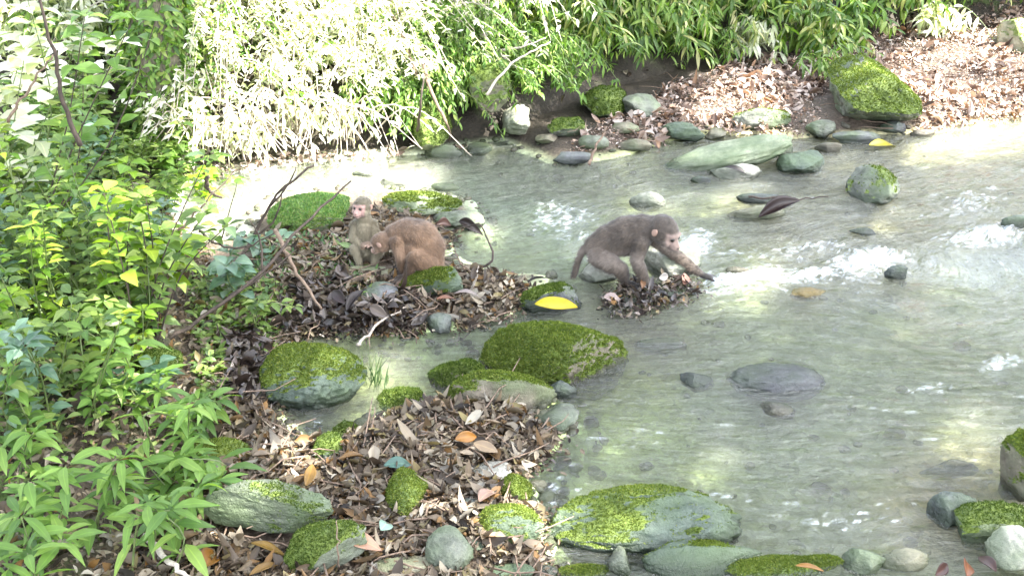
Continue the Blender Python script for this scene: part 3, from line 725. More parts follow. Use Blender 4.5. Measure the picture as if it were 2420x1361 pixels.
for i_, (u, v, w, h, m_, lab) in enumerate([
    (1478, 302, 66, 32, 'r_brown', 'small brown stone among leaves below the deep green mossy one'), (1402, 335, 76, 36, 'r_grey', 'grey stone at the water edge left of the leaf heap'),
    (1292, 328, 54, 30, 'r_brown', 'small brown stone right of the white wedge stone'), (1130, 352, 66, 32, 'r_grey', 'low grey stone at the far waterline left of the white wedge stone'),
    (1350, 372, 100, 34, 'r_purple', 'flat purplish slab at the far waterline beside the standing stick'), (1655, 428, 50, 22, 'r_dark', 'small dark stone at the lower left tip of the flat pale stone'),
    (1962, 352, 74, 32, 'r_brown', 'brown flat stone between wedge stone and purplish-grey stone'), (1500, 345, 84, 34, 'r_brown', 'low wet stone in the shallows under the leaf heap'),
    (930, 432, 66, 26, 'r_pale', 'rounded white stone in the sunlit shallows behind the left monkeys'), (1052, 444, 70, 26, 'r_green', 'small greenish stone touching the yellow-mossy rock'),
    (860, 412, 56, 22, 'r_pale', 'small white stone in the sunlit shallows, farther left'), (2112, 300, 70, 34, 'r_purple', 'small grey stone right under the big mossy boulder'),
    (1690, 318, 56, 30, 'r_beige', 'small beige stone between the bluish one and the moss-ridge stone'), (2180, 318, 60, 24, 'r_brown', 'small brown stone at the sunny right end of the far waterline'),
    (1800, 470, 120, 30, 'r_dark', 'low blackish slab awash behind the dark red leaf'), (1740, 640, 60, 22, 'r_brown', 'small brown stone under the foam right of the reaching hand'),
    (2040, 548, 70, 22, 'r_dark', 'thin black stone lying in the rapids, upper right'), (1480, 715, 60, 26, 'r_dark', 'small dark wet stone at the lower left of the wet leaf heap'),
    (1590, 700, 80, 24, 'r_dark', 'dark wet stone along the lower edge of the wet leaf heap'), (1560, 820, 130, 44, 'r_brown', 'brownish submerged stone right of the big dome boulder'),
    (2240, 1110, 150, 50, 'r_beige', 'tan submerged slab in the pool near the right boulder'), (1120, 1290, 50, 30, 'r_dark', 'small black stone right of the egg-shaped one'),
    (880, 1210, 44, 30, 'r_grey', 'small grey stone under the turquoise leaf'), (590, 1140, 60, 30, 'r_grey', 'small grey stone left above the layered stone'),
    (1110, 1190, 60, 34, 'r_purple', 'small purplish stone among leaves between two mossy ones'), (1290, 1350, 60, 30, 'r_grey', 'small grey stone on the bottom edge left of the teal boulder')]):
    S(u, v, w, h, m_, lab, .45, 200 + i_, sub=4, zc=-.02 if 'submerged' in lab else None)
# pebbles and gravel, too many to count
def gravel():
    rs = np.random.RandomState(5); mb = MB(); V0, T0 = ico(2)
    n = 0
    u = rs.uniform(-200, 2600, 9000); v = rs.uniform(300, 1450, 9000)
    P = plane(u, v, 0.0)
    d = sdf_poly(P[:, 0], P[:, 1], WATER)
    for i in range(len(u)):
        if abs(d[i] + .0) > .12 and rs.rand() > .03: continue
        if n > 1100: break
        r = rs.uniform(.008, .026) * (1 if rs.rand() < .9 else 1.6)
        V = V0 * (1 + .18 * rs.normal(0, 1, (len(V0), 1)) * .5) * np.array([r, r * rs.uniform(.6, 1), r * rs.uniform(.35, .7)])
        th = rs.uniform(0, 6.28); c, s = math.cos(th), math.sin(th)
        V = V @ np.array([[c, s, 0], [-s, c, 0], [0, 0, 1]])
        z = Hg(P[i, 0], P[i, 1])
        mb.add(V + np.array([P[i, 0], P[i, 1], z + r * .2]), T=T0, A=np.tile([0, .03, 0], (len(V), 1))); n += 1
    o = mb.build('gravel', M['r_brown'], attr='rockat'); tag(o, 'loose pebbles along the stream edges', 'gravel', kind='stuff')
gravel()

# ------------------------------------------------------------------ leaf litter
def stone_top(x, y):
    z = Hg(x, y).copy()
    for p, a, b, c, o in STONES:
        q = 1 - ((x - p[0]) / a) ** 2 - ((y - p[1]) / b) ** 2
        z = np.where(q > 0.05, -9, z)
    return z
def litter(name, label, polys, n, mat, lr=(.022, .08), seed=1, zmax=.035, sz=(.28, .5), onstone=.0, tilt=.35, under=False, thin=False):
    rs = np.random.RandomState(seed); mb = MB()
    Ps = []
    for poly in polys:
        us = [p[0] for p in poly]; vs = [p[1] for p in poly]
        W = plane(us, vs, .05)
        xs = rs.uniform(W[:, 0].min(), W[:, 0].max(), n * 3); ys = rs.uniform(W[:, 1].min(), W[:, 1].max(), n * 3)
        k = sdf_poly(xs, ys, [tuple(p[:2]) for p in W]) < 0
        Ps.append(np.stack([xs[k], ys[k]], 1)[:n])
    P = np.concatenate(Ps)
    z = stone_top(P[:, 0], P[:, 1]); k = (z > (-.012 if not under else -9)) ; k |= (rs.rand(len(P)) < onstone) & (z > -5)
    if under: k = z > -5
    P = P[k]; z = z[k]; m = len(P)
    z = np.maximum(z, .004)
    th = rs.uniform(0, 2 * math.pi, m)
    D = np.stack([np.cos(th), np.sin(th), rs.normal(0, tilt, m)], 1)
    N = np.stack([rs.normal(0, tilt, m), rs.normal(0, tilt, m), np.ones(m)], 1)
    N[rs.rand(m) < .3, 2] *= -1
    L = lr[0] + (lr[1] - lr[0]) * rs.uniform(0, 1, m) ** 1.8; W = L * rs.uniform(sz[0], sz[1], m)
    Q = np.stack([P[:, 0], P[:, 1], z + .008 + rs.uniform(0, zmax, m) ** 1.0], 1) - D * L[:, None] * .4
    Q[:, 2] = np.maximum(Q[:, 2], z + .003)
    bare = fbm(np.stack([P[:, 0], P[:, 1], 0 * z], 1), 3.5, 3, seed + 40) if thin else np.full(m, -9.)
    kk = bare < .28; dr = rs.normal(.1, .45, m); fo_ = rs.uniform(-.2, .8, m); tw = rs.normal(0, .9, m); typ = rs.randint(0, 4, m)
    for q, pf in enumerate(('lance', 'ovate', 'oval', 'blade')):
        g_ = kk & (typ == q); leaves(mb, Q[g_], D[g_], N[g_], L[g_], W[g_], pf, dr[g_], fo_[g_], twist=tw[g_])
    nf = m * 3; k2 = rs.randint(0, m, nf); o2_ = rs.normal(0, .03, (nf, 3)); o2_[:, 2] = rs.uniform(0, .02, nf)   # broken bits
    F_ = Q[k2] + o2_; F_[:, 2] = np.maximum(Hg(F_[:, 0], F_[:, 1]), .0) + rs.uniform(.002, .03, nf); th = rs.uniform(0, 6.28, nf)
    leaves(mb, F_, np.stack([np.cos(th), np.sin(th), rs.normal(0, .5, nf)], 1), rs.normal(0, .5, (nf, 3)) + [0, 0, 1], rs.uniform(.008, .028, nf), rs.uniform(.004, .014, nf), 'oval', 0, .3)
    o = mb.build(name, M[mat], attr='leafuv'); tag(o, label, 'leaf litter', kind='stuff')
    return o
near_poly = [(300, 1361), (500, 1080), (520, 940), (540, 850), (600, 870), (640, 980), (700, 1060), (800, 1050), (870, 1010), (950, 965), (1040, 940), (1200, 965), (1350, 975), (1290, 1060), (1200, 1120), (1265, 1190), (1290, 1300), (1280, 1480), (200, 1480)]
spit_poly = [(540, 840), (560, 760), (640, 640), (700, 600), (830, 620), (960, 690), (1080, 650), (1200, 655), (1290, 668), (1240, 700), (1200, 745), (1080, 775), (850, 780), (700, 790), (640, 835), (600, 870)]
mid_poly = [(640, 560), (700, 530), (850, 510), (1000, 520), (1120, 520), (1060, 570), (1040, 600), (900, 640), (700, 650), (600, 640)]
mid2 = [(1420, 700), (1480, 650), (1560, 640), (1660, 655), (1650, 690), (1560, 715), (1450, 730)]
far_poly = [(1480, 330), (1380, 370), (1310, 385), (1380, 320), (1480, 280), (1600, 215), (1760, 165), (1960, 130), (2160, 80), (2480, 60), (2520, 270), (2180, 318), (2060, 330), (1900, 320), (1700, 308), (1570, 330)]
litter('leaf_litter', 'brown and grey dead leaves heaped on the near bank', [near_poly], 11000, 'litter', seed=1, zmax=.035)
litter('leaf_litter', 'dark dead leaves along the spit in front of the crouching monkey', [spit_poly], 3200, 'litter', seed=2, zmax=.035, lr=(.022, .075))
litter('leaf_litter', 'leaves around the mossy rocks behind the left monkeys', [mid_poly], 1000, 'litter', seed=3, zmax=.03)
litter('leaf_litter', 'blackish wet leaves along the water side of the spit', [[(640, 765), (700, 690), (900, 690), (1000, 720), (1010, 770), (850, 778), (700, 790)], [(540, 950), (545, 800), (600, 790), (640, 835), (610, 900), (630, 960), (580, 960)]], 520, 'litter_dark', seed=12, zmax=.06, lr=(.04, .10))
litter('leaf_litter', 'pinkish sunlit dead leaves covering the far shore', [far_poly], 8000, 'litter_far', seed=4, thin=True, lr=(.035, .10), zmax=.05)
litter('leaf_litter', 'dead leaves under the weeds of the left bank', [[(-300, 1500), (-300, 500), (300, 420), (470, 560), (560, 760), (520, 940), (480, 1100), (300, 1380), (250, 1500)]], 4200, 'litter', seed=6)
litter('leaf_litter', 'wet leaves and silt collected at the rock under the wading monkey', [mid2], 150, 'litter_dark', seed=15, zmax=.03, under=True, lr=(.03, .07), tilt=.25)
litter('leaf_litter', 'paler scraps of leaf on the wet heap under the wading monkey', [mid2], 90, 'litter', seed=5, zmax=.03, under=True, lr=(.025, .06), tilt=.25)
litter('leaf_litter', 'scattered leaves along the left far waterline', [[(980, 350), (1180, 320), (1180, 350), (1000, 385)], [(470, 400), (700, 360), (950, 345), (980, 368), (600, 402), (520, 425)]], 260, 'litter_far', seed=8)

# ------------------------------------------------------------------ single leaves one can point to
def one_leaf(u, v, L, W, col, label, ang=0, z=.02, n=(0, 0, 1), droop=.1, fold=.15, prof='lance', name='fallen_leaf', tilt=0.0, Y=None, trans=.3, col2=None, twist=0.0, cat='leaf'):
    """centre pixel, length and width in metres, direction angle on the ground in degrees (0 = right, 90 = away)"""
    if Y is None:
        g = ground(u, v, True); d = ray(u, v); t = (g[2] + z - CAM_H) / d[2]; p = d * t + np.array([0, 0, CAM_H])
    else: p = at_depth(u, v, math.sqrt(Y ** 2 - 4.28))
    D = np.array([math.cos(R(ang)), math.sin(R(ang)), math.tan(R(tilt))]); D = D / np.linalg.norm(D)
    col = tuple(c * .62 for c in col); col2 = tuple(c * .62 for c in col2) if col2 else None
    tw_ = twist if twist else ((u * 7 + v * 3) % 11 - 5) * .13
    mb = MB(); leaves(mb, [p - D * L / 2], [D], [n], L * .92, W * .85, prof, droop + .15, fold + .1, twist=np.array([tw_]))
    o = mb.build(name, flat_leaf(name + '_blade', col, col2, trans), None, True, origin=p, attr='leafuv')
    nz_ = fbm(np.array([x.co[:] for x in o.data.vertices]) + p, 22, 2, 7)
    for x, q_ in zip(o.data.vertices, nz_): x.co.z += .006 * q_
    sm = o.modifiers.new('sub', 'SUBSURF'); sm.levels = sm.render_levels = 2
    so = o.modifiers.new('thick', 'SOLIDIFY'); so.thickness = .0012
    return tag(o, label, cat)
one_leaf(1322, 716, .205, .10, (.55, .46, .01), 'big bright yellow leaf lying over the dark mossy stone', 8, .075, (0, -.45, 1), .0, .05, 'oval', col2=(.85, .68, .02), twist=.25)
one_leaf(2098, 336, .28, .09, (.55, .48, .03), 'large yellow leaf lying on wet stone by the far shore', 24, .04, (0, -.4, 1))
one_leaf(912, 1237, .065, .05, (.32, .48, .40), 'small pale turquoise leaf among the brown ones near the bottom', 70, .07, (.2, -.7, .7), prof='oval')
one_leaf(945, 1092, .10, .05, (.13, .27, .22), 'dull teal-green leaf in the middle of the leaf heap', 10, .06, (0, -.5, 1))
one_leaf(858, 1275, .13, .065, (.62, .36, .24), 'salmon-pink leaf draped over the mossy wedge stone', -25, .10, (.2, -.6, .8), .3)
one_leaf(1155, 1160, .11, .06, (.58, .38, .29), 'pinkish pale leaf leaning on the olive stone at the edge', 60, .06, (-.4, -.6, .7))
one_leaf(500, 1312, .10, .065, (.34, .15, .02), 'broad orange-brown leaf near the bottom left', 80, .06, (0, -.7, .7), prof='oval')
one_leaf(640, 1288, .12, .04, (.36, .22, .05), 'long curled ochre leaf left of the mossy wedge stone', -14, .06)
one_leaf(635, 1332, .12, .04, (.34, .20, .06), 'long ochre leaf at the bottom edge pointing up right', 45, .06)
one_leaf(830, 1050, .10, .035, (.36, .19, .05), 'upper of two curled orange-brown leaves by the small green stone', 10, .07, fold=.5)
one_leaf(840, 1075, .11, .035, (.30, .17, .06), 'lower of two curled orange-brown leaves by the small green stone', 30, .06, fold=.5)
one_leaf(735, 1115, .10, .045, (.36, .20, .04), 'orange leaf standing upright beside the teal tilted stone', 75, .07, (.3, -.8, .4), tilt=30)
one_leaf(1108, 1030, .10, .05, (.40, .18, .03), 'rusty orange leaf below the flat moss-topped stone', 30, .07, (0, -.6, .7))
one_leaf(1150, 1055, .10, .05, (.48, .36, .24), 'tan folded leaf right of the rusty orange one', -30, .06, (.2, -.6, .7))
one_leaf(822, 580, .085, .034, (.45, .62, .25), 'fresh pale green leaf beside the small sitting monkey', -20, .06, (0, -.7, .7))
one_leaf(1055, 567, .055, .04, (.03, .03, .03), 'small black oval leaf right of the crouching monkey', -40, .04, (0, -.6, .8), prof='oval')
one_leaf(1112, 530, .14, .06, (.05, .035, .03), 'dark curled leaf at the tip of the zigzag twig, right of the crouching monkey', -35, .07, (.2, -.7, .6), .5, .5)
one_leaf(1055, 528, .11, .06, (.10, .05, .04), 'dark reddish folded leaf behind the back of the crouching monkey', 30, .06, (0, -.7, .6), .2, .5)
one_leaf(1845, 495, .28, .11, (.03, .012, .012), 'dark red dead leaf sticking up over the low beige stone', 28, .07, (-.2, -.6, .7), -.2, .7, tilt=7, twist=.5)
one_leaf(1920, 1337, .09, .028, (.45, .22, .05), 'slender orange-brown leaf on the mossy stone at the bottom edge', -6, .10)
one_leaf(1745, 398, .15, .05, (.03, .025, .025), 'narrow black leaf on the flat pale stone below the long slab', -12, .06)
one_leaf(2235, 1338, .10, .04, (.12, .05, .04), 'dark reddish leaf on the bottom edge at lower right, left of the rusty one', 40, .09, (0, -.6, .7))
one_leaf(2290, 1330, .12, .05, (.30, .10, .03), 'rusty red leaf at lower right in front of the blotched stone', 65, .10, (0, -.6, .7))
one_leaf(2330, 1320, .10, .045, (.10, .05, .04), 'dark brown leaf beside the rusty red one at lower right', 100, .11, (0, -.6, .7))
one_leaf(840, 700, .15, .055, (.03, .02, .02), 'blackish curled leaf standing on the spit, tip up', 60, .07, (-.3, -.8, .4), tilt=35, fold=.5)
one_leaf(795, 695, .12, .06, (.05, .03, .03), 'dark brown broad leaf left of the blackish curled one on the spit', 130, .07, (.2, -.8, .4), tilt=20)
one_leaf(895, 735, .13, .06, (.42, .34, .30), 'pale crumpled leaf hanging at the water edge of the spit', -50, .06, (0, -.8, .5))
one_leaf(1110, 690, .13, .05, (.40, .33, .31), 'greyish pink leaf on top of the spit litter', 10, .07)
one_leaf(1060, 700, .11, .045, (.30, .13, .07), 'reddish leaf on the spit left of the greyish pink one', 30, .06)
one_leaf(1450, 703, .085, .05, (.60, .46, .43), 'pale pink leaf lying before the hand of the wading monkey', -10, .05, (0, -.5, .8))
one_leaf(1620, 655, .08, .05, (.62, .32, .24), 'salmon leaf stuck upright under the reaching arm', 70, .06, (.2, -.8, .3), tilt=30)
one_leaf(1572, 655, .06, .045, (.66, .62, .60), 'white leaf scrap under the body of the wading monkey', 20, .06, (.0, -.8, .4))
one_leaf(1520, 665, .07, .03, (.40, .22, .12), 'brown leaf tip standing beside the white scrap', 80, .06, (.1, -.8, .3), tilt=40)
one_leaf(1270, 655, .10, .03, (.05, .04, .04), 'black and white curled leaf at the right tip of the spit', 25, .05, tilt=15, fold=.5)
one_leaf(570, 995, .09, .04, (.46, .36, .20), 'tan oval leaf at the left rim of the near leaf heap', 85, .05, (0, -.7, .6), prof='oval')
one_leaf(545, 150, .09, .035, (.5, .55, .4), 'broad pale leaf hanging over the sunlit bush', -20, 0, Y=7.2)
one_leaf(270, 760, .07, .03, (.45, .50, .30), 'pale upturned leaf among the weeds above the mossy lump', 30, 0, (0, -.7, .6), Y=3.9)

# ------------------------------------------------------------------ sticks
def stick(pts, r, mat, label, forks=(), name='branch', Y0=None, r1=None, n=16, wob=.003, cat='branch'):
    """pts: (u, v, Y) or (u, v) meaning on the ground"""
    W = []
    for p in pts:
        if len(p) == 3: W.append(at_depth(p[0], p[1], math.sqrt(p[2] ** 2 - 4.28)))   # p[2]: distance from the camera to that stretch of ground
        else:
            g = ground(p[0], p[1], True); W.append(g + np.array([0, 0, .03]))
    path = smooth_path(W, n, wob)
    mb = MB(); tube(mb, path, np.linspace(r, r1 if r1 else r * .45, len(path)), 6)
    o = mb.build(name, M[mat], None, True, origin=path[0]); tag(o, label, cat)
    for fk in forks:
        W2 = [at_depth(q[0], q[1], math.sqrt(q[2] ** 2 - 4.28)) for q in fk]
        m2 = MB(); pp = smooth_path(W2, 8, .002); tube(m2, pp, np.linspace(r * .6, r * .25, len(pp)), 5)
        c = m2.build('side_twig', M[mat], None, True, origin=path[0]); c.location = (0, 0, 0); c.parent = o
    return o
stick([(985, 345), (992, 270, 6.2), (1000, 185, 6.2)], .011, 'twig_dark', 'thin dark upright stake in front of the far bank foliage')
stick([(560, 650), (600, 560, 4.9), (655, 460, 4.9), (742, 392, 4.95)], .010, 'twig_dark', 'dark branch rising over the sunlit strip, tip with small dry leaves', forks=[[(640, 485, 4.9), (680, 440, 4.9), (700, 395, 4.9)], [(590, 570, 4.9), (650, 520, 4.9), (668, 450, 4.9)]])
stick([(400, 800, 4.05), (480, 750, 4.1), (620, 640, 4.2), (690, 560, 4.3), (760, 490, 4.4), (830, 428, 4.5)], .008, 'twig_dark', 'long thin dark branch slanting up from the weeds to the mossy stone', forks=[[(620, 640, 4.2), (612, 560, 4.25), (590, 520, 4.25)], [(540, 700, 4.15), (640, 640, 4.2), (700, 590, 4.25)]])
stick([(650, 545, 4.4), (700, 640, 4.3), (760, 730, 4.25)], .010, 'twig_brown', 'brown stick leaning down onto the spit crossing the dark branch')
stick([(470, 545, 4.6), (520, 580, 4.6), (580, 585, 4.6), (660, 545, 4.6)], .006, 'twig_dark', 'thin dark curved twig at the right rim of the thicket', forks=[[(520, 580, 4.6), (535, 520, 4.6), (560, 430, 4.6)]])
stick([(190, 345, 4.4), (150, 240, 4.4), (128, 120, 4.4), (85, -20, 4.4)], .010, 'twig_dark', 'dark curved sapling stem at the upper left, blurred leaves around it', name='sapling_stem')
stick([(20, 290, 4.1), (60, 220, 4.1), (125, 130, 4.1)], .006, 'twig_brown', 'thin grey twig left of the dark sapling stem')
stick([(1110, 985, 3.95), (1150, 945, 4.0), (1190, 925, 4.0), (1232, 900, 4.02)], .012, 'twig_pale', 'pale stick leaning on the flat moss-topped stone')
stick([(845, 832), (870, 790, 4.35), (905, 755, 4.4), (965, 745)], .007, 'twig_pale', 'pale forked twig dipping into the left pool from the spit')
stick([(1112, 705), (1125, 660, 4.6), (1130, 628, 4.6)], .006, 'twig_pale', 'pale upright twig on the spit right of the crouching monkey')
stick([(1140, 645), (1166, 610, 4.9), (1150, 560, 5.0), (1132, 532, 5.0), (1080, 540, 5.1)], .006, 'twig_dark', 'thin dark zigzag twig right of the crouching monkey')
stick([(1390, 402), (1408, 350, 6.3), (1432, 305, 6.4)], .010, 'twig_brown', 'brown stick standing in the water near the far shore')
stick([(930, 505, 5.4), (1010, 530, 5.3), (1060, 545, 5.25)], .008, 'twig_dark', 'dark straight stick behind the back of the crouching monkey')
stick([(345, 1265, 3.2), (395, 1320, 3.1), (450, 1370, 3.05)], .011, 'twig_pale', 'pale bare stick at the bottom left corner of the leaf heap')
stick([(620, 1090), (640, 1020, 3.7), (650, 1010, 3.7)], .006, 'twig_pale', 'short pale forked twig on the leaves left of the teal stone', forks=[[(622, 1085, 3.62), (660, 1050, 3.7), (690, 1030, 3.75)]])
stick([(880, 1125, 3.55), (960, 1160, 3.5), (1020, 1190)], .006, 'twig_brown', 'brown twig crossing the leaves above the upright mossy stone')
stick([(700, 1110), (790, 1120, 3.5), (850, 1165, 3.42)], .009, 'twig_brown', 'curved brown branch piece on the leaf heap, right of the orange leaf')
stick([(1040, 1361, 3.15), (1110, 1330, 3.2), (1190, 1290)], .009, 'twig_brown', 'dark slanting branch at the bottom edge between egg stone and bluish slab')
stick([(800, 1361, 3.15), (800, 1290, 3.1), (795, 1230, 3.15)], .003, 'twig_brown', 'very thin upright straw in front of the mossy wedge stone')
stick([(1010, 1075), (1100, 1050, 3.8), (1180, 1000, 3.85)], .006, 'twig_dark', 'dark thin twig lying over the leaves under the flat moss-topped stone')
stick([(770, 230, 7.1), (800, 180, 7.1), (870, 130, 7.0), (960, 115, 6.9), (1050, 140, 6.7)], .014, 'twig_brown', 'arching brown branch between the sunlit bush and the green bank')
stick([(1060, -20, 7.2), (1120, 60, 7.0), (1200, 145, 6.9), (1260, 175, 6.8)], .016, 'twig_pale', 'pale diagonal branch through the dry vines at the top centre', forks=[[(1140, 85, 7), (1110, 120, 7), (1080, 160, 6.9)], [(1180, 120, 6.9), (1240, 110, 6.9), (1290, 90, 6.9)]])
stick([(985, 180, 6.6), (960, 110, 6.7), (930, 40, 6.8), (900, -20, 6.8)], .012, 'twig_brown', 'brown stem leaning left through the green bank foliage')
stick([(1000, 150, 6.6), (1020, 220, 6.5), (1060, 300, 6.4), (1062, 345)], .013, 'twig_brown', 'pale brown stem running down the left part of the far bank')
stick([(1150, 225, 6.5), (1200, 160, 6.6), (1240, 130, 6.7), (1300, 100, 6.8)], .009, 'twig_pale', 'straw-coloured dry reed slanting under the hanging leaves')
stick([(1808, 205), (1818, 160, 7.9), (1828, 120, 7.9)], .016, 'twig_pale', 'pale pointed stake standing in the pink leaf heap')
stick([(735, -20, 8.6), (733, 35, 8.6)], .018, 'twig_dark', 'short dark trunk piece hanging into the top edge')
stick([(2092, 405, 6.0), (2102, 435, 5.95), (2115, 465, 5.9)], .006, 'twig_dark', 'thin dark twig against the round grey stone in the upper stream')
stick([(490, 415, 5.6), (492, 450, 5.6), (525, 468, 5.6)], .013, 'twig_dark', 'curled dark branch stub above the sunlit water at left')
stick([(1770, 465, 5.7), (1830, 468, 5.7), (1890, 470, 5.7), (1958, 465, 5.7)], .006, 'twig_dark', 'thin dark stick floating behind the dark red leaf')
stick([(420, 545, 4.8), (560, 400, 4.9)], .005, 'twig_brown', 'straight faint twig crossing the right rim of the thicket')

# twigs scattered through the litter: uncountable
def twigs():
    rs = np.random.RandomState(9); mb = MB()
    for poly, n in ((near_poly, 170), (spit_poly, 70), (far_poly, 90)):
        W = plane([p[0] for p in poly], [p[1] for p in poly], .05); k = 0
        pg = [tuple(p[:2]) for p in W]
        while k < n:
            x = rs.uniform(W[:, 0].min(), W[:, 0].max()); y = rs.uniform(W[:, 1].min(), W[:, 1].max())
            if sdf_poly(np.array([x]), np.array([y]), pg)[0] > 0: continue
            k += 1; th = rs.uniform(0, 6.28); L = rs.uniform(.08, .28); z = float(Hg(x, y)) + .04
            q = [np.array([x, y, z]) + np.array([math.cos(th), math.sin(th), rs.uniform(-.1, .15)]) * L * t + rs.normal(0, .006, 3) for t in (0, .33, .66, 1)]
            tube(mb, q, np.linspace(.0035, .0015, 4), 5)
    o = mb.build('twig_litter', M['twig_brown']); tag(o, 'small dry twigs mixed into the dead leaves', 'twigs', kind='stuff')
twigs()

# ------------------------------------------------------------------ plants
def rnd_perp(rs, T, n):
    r = rs.normal(0, 1, (n, 3)); r -= (r * T).sum(1, keepdims=True) * T
    return unit(r)
def weed(root, top, label, nst=4, nl=12, L=(.05, .085), wr=.55, mat='weed', prof='ovate', seed=0, spread=.13, group=None, name='weed', whorl=True, cat='plant', droop=.35, stemmat='stem', start=.3, stemr=.004):
    """upright stems from one root, pairs of leaves up the stem and a tuft on top"""
    rs = np.random.RandomState(seed * 13 + 5)
    root = np.asarray(root); top = np.asarray(top)
    e = empty(name, root, label, cat, group)
    st = MB(); lf = MB(); Hh = np.linalg.norm(top - root)
    for s in range(nst):
        tp = top + rs.normal(0, spread, 3) * np.array([1, 1, .7]) if s else top
        rt = root + rs.normal(0, .03, 3) * np.array([1, 1, 0])
        md = (rt + tp) / 2 + rs.normal(0, .05, 3)
        path = smooth_path([rt, md, tp], 9)
        tube(st, path, np.linspace(stemr, stemr * .4, 9), 5)
        k = rs.randint(int(nl * .7), nl + 3)
        ts = np.linspace(start, 1.0, k); P = []; D = []; Nn = []; LL = []
        ph = rs.uniform(0, 6.28)
        for i, t in enumerate(ts):
            x = t * 8; j = int(min(x, 7)); f = x - j; q = path[j] * (1 - f) + path[j + 1] * f
            tt = path[min(j + 1, 8)] - path[j]; tt = tt / np.linalg.norm(tt)
            m = 2 if (t < .97 or not whorl) else 6
            for w in range(m):
                a = ph + i * 1.57 + w * 2 * math.pi / m + rs.normal(0, .25)
                d = np.array([math.cos(a), math.sin(a), rs.uniform(.05, .5)])
                P.append(q + d * .012); D.append(d); Nn.append(np.array([0, 0, 1.0]) + rs.normal(0, .25, 3))
                LL.append(rs.uniform(*L) * (1.0 if m > 2 else (.75 + .35 * math.sin(t * 3.0))))
        LL = np.array(LL)
        leaves(lf, P, D, Nn, LL, LL * wr * rs.uniform(.85, 1.15, len(LL)), prof, rs.uniform(.1, droop * 1.6, len(LL)), .16)
    st.build('stem', M[stemmat], e, True, origin=root)
    lf.build('foliage', M[mat], e, True, origin=root, attr='leafuv')
    return e
def weed_px(u, v, tu, tv, *a, **k):
    r = ground(u, v); r[2] -= .02
    return weed(r, at_depth(tu, tv, r[1]), *a, **k)

rs = np.random.RandomState(21)
# the plants one can single out
weed_px(355, 815, 345, 470, 'tall bushy weed with several dark stems in front, right of the thicket centre', 6, 11, (.05, .085), .5, 'weed', seed=1, spread=.13, stemmat='twig_dark', start=.45)
weed_px(345, 820, 250, 440, 'tall weed with pale top leaves just left of the dark-stemmed one', 4, 10, (.06, .09), .55, 'lime', seed=2, spread=.08, stemmat='twig_dark', start=.55)
weed_px(440, 720, 415, 590, 'short plant with large rounded yellow-green leaves at the thicket edge', 2, 4, (.11, .14), .75, 'lime', seed=3, spread=.05, start=.7)
weed_px(560, 720, 560, 640, 'low bluish-leaved plant at the root of the long branch', 3, 6, (.06, .08), .8, 'weed_blue', seed=4, spread=.06)
weed_px(600, 800, 610, 715, 'small star-leaved seedling at the left end of the spit', 3, 6, (.04, .06), .5, 'weed', seed=5, spread=.05)
weed_px(620, 620, 620, 560, 'small plant beside the mossy stone behind the branches', 3, 6, (.05, .07), .6, 'weed_blue', seed=6, spread=.06)
weed_px(270, 950, 280, 890, 'small bluish rounded-leaf plant left of the mossy lump', 3, 5, (.05, .07), .8, 'weed_blue', seed=7, spread=.05)
weed_px(60, 620, 200, 40, 'tall shrub with big blurred olive leaves at the upper left', 4, 9, (.06, .11), .65, 'nettle', seed=8, spread=.22, stemmat='twig_dark', start=.35)
weed_px(20, 560, 60, 120, 'tall pale-leaved shrub in the upper left corner', 5, 12, (.09, .14), .6, 'pale', seed=9, spread=.22, start=.3)
weed_px(160, 300, 190, 60, 'glare-painted leafy shrub behind the weeds at the upper left', 6, 14, (.08, .13), .5, 'pale', seed=10, spread=.25, start=.1)
weed_px(60, 260, 60, 20, 'glare-painted shrub at the far left of the bank top', 6, 14, (.08, .13), .5, 'pale', seed=11, spread=.3, start=.1)
weed_px(500, 500, 470, 420, 'small yellowish shrub between thicket and sunlit strip', 4, 9, (.05, .08), .55, 'lime', seed=12, spread=.1)
weed_px(440, 430, 420, 340, 'small reddish-yellow leaved shrub at the top edge of the thicket', 4, 9, (.05, .08), .5, 'weed', seed=13, spread=.1)
# the thicket
G1 = 'broad-leaved weeds massed on the left bank'
zones = [('bright green broad-leaved weed in the upper part of the left thicket', (-60, 430), (330, 560)),
         ('green broad-leaved weed in the middle of the left thicket', (-60, 440), (560, 800)),
         ('leafy weed in the lower part of the left thicket', (-80, 400), (800, 1060))]
idx = 0
for zi, (lab, ur, vr) in enumerate(zones):
    for k in range((34, 32, 13)[zi]):
        u = rs.uniform(*ur); v = rs.uniform(*vr)
        if v > 620 and u > 330: u -= 120
        r = ground(u, v); r[2] -= .02
        h = rs.uniform(.22, .5) * (1.0 if v > 500 else .85) * (1.15 if u < 250 else .62 if u > 330 else .8)
        top = r + np.array([rs.normal(0, .08), rs.normal(-.03, .08), h])
        weed(r, top, lab, rs.randint(3, 6), 10, (.035, .075), rs.uniform(.40, .62), ['weed', 'weed', 'nettle', 'weed_blue', 'weed', 'lime', 'weed'][rs.randint(7)],
             seed=100 + idx, spread=.09, group=G1 + (', upper', ', middle', ', lower')[zi], start=.2)
        idx += 1
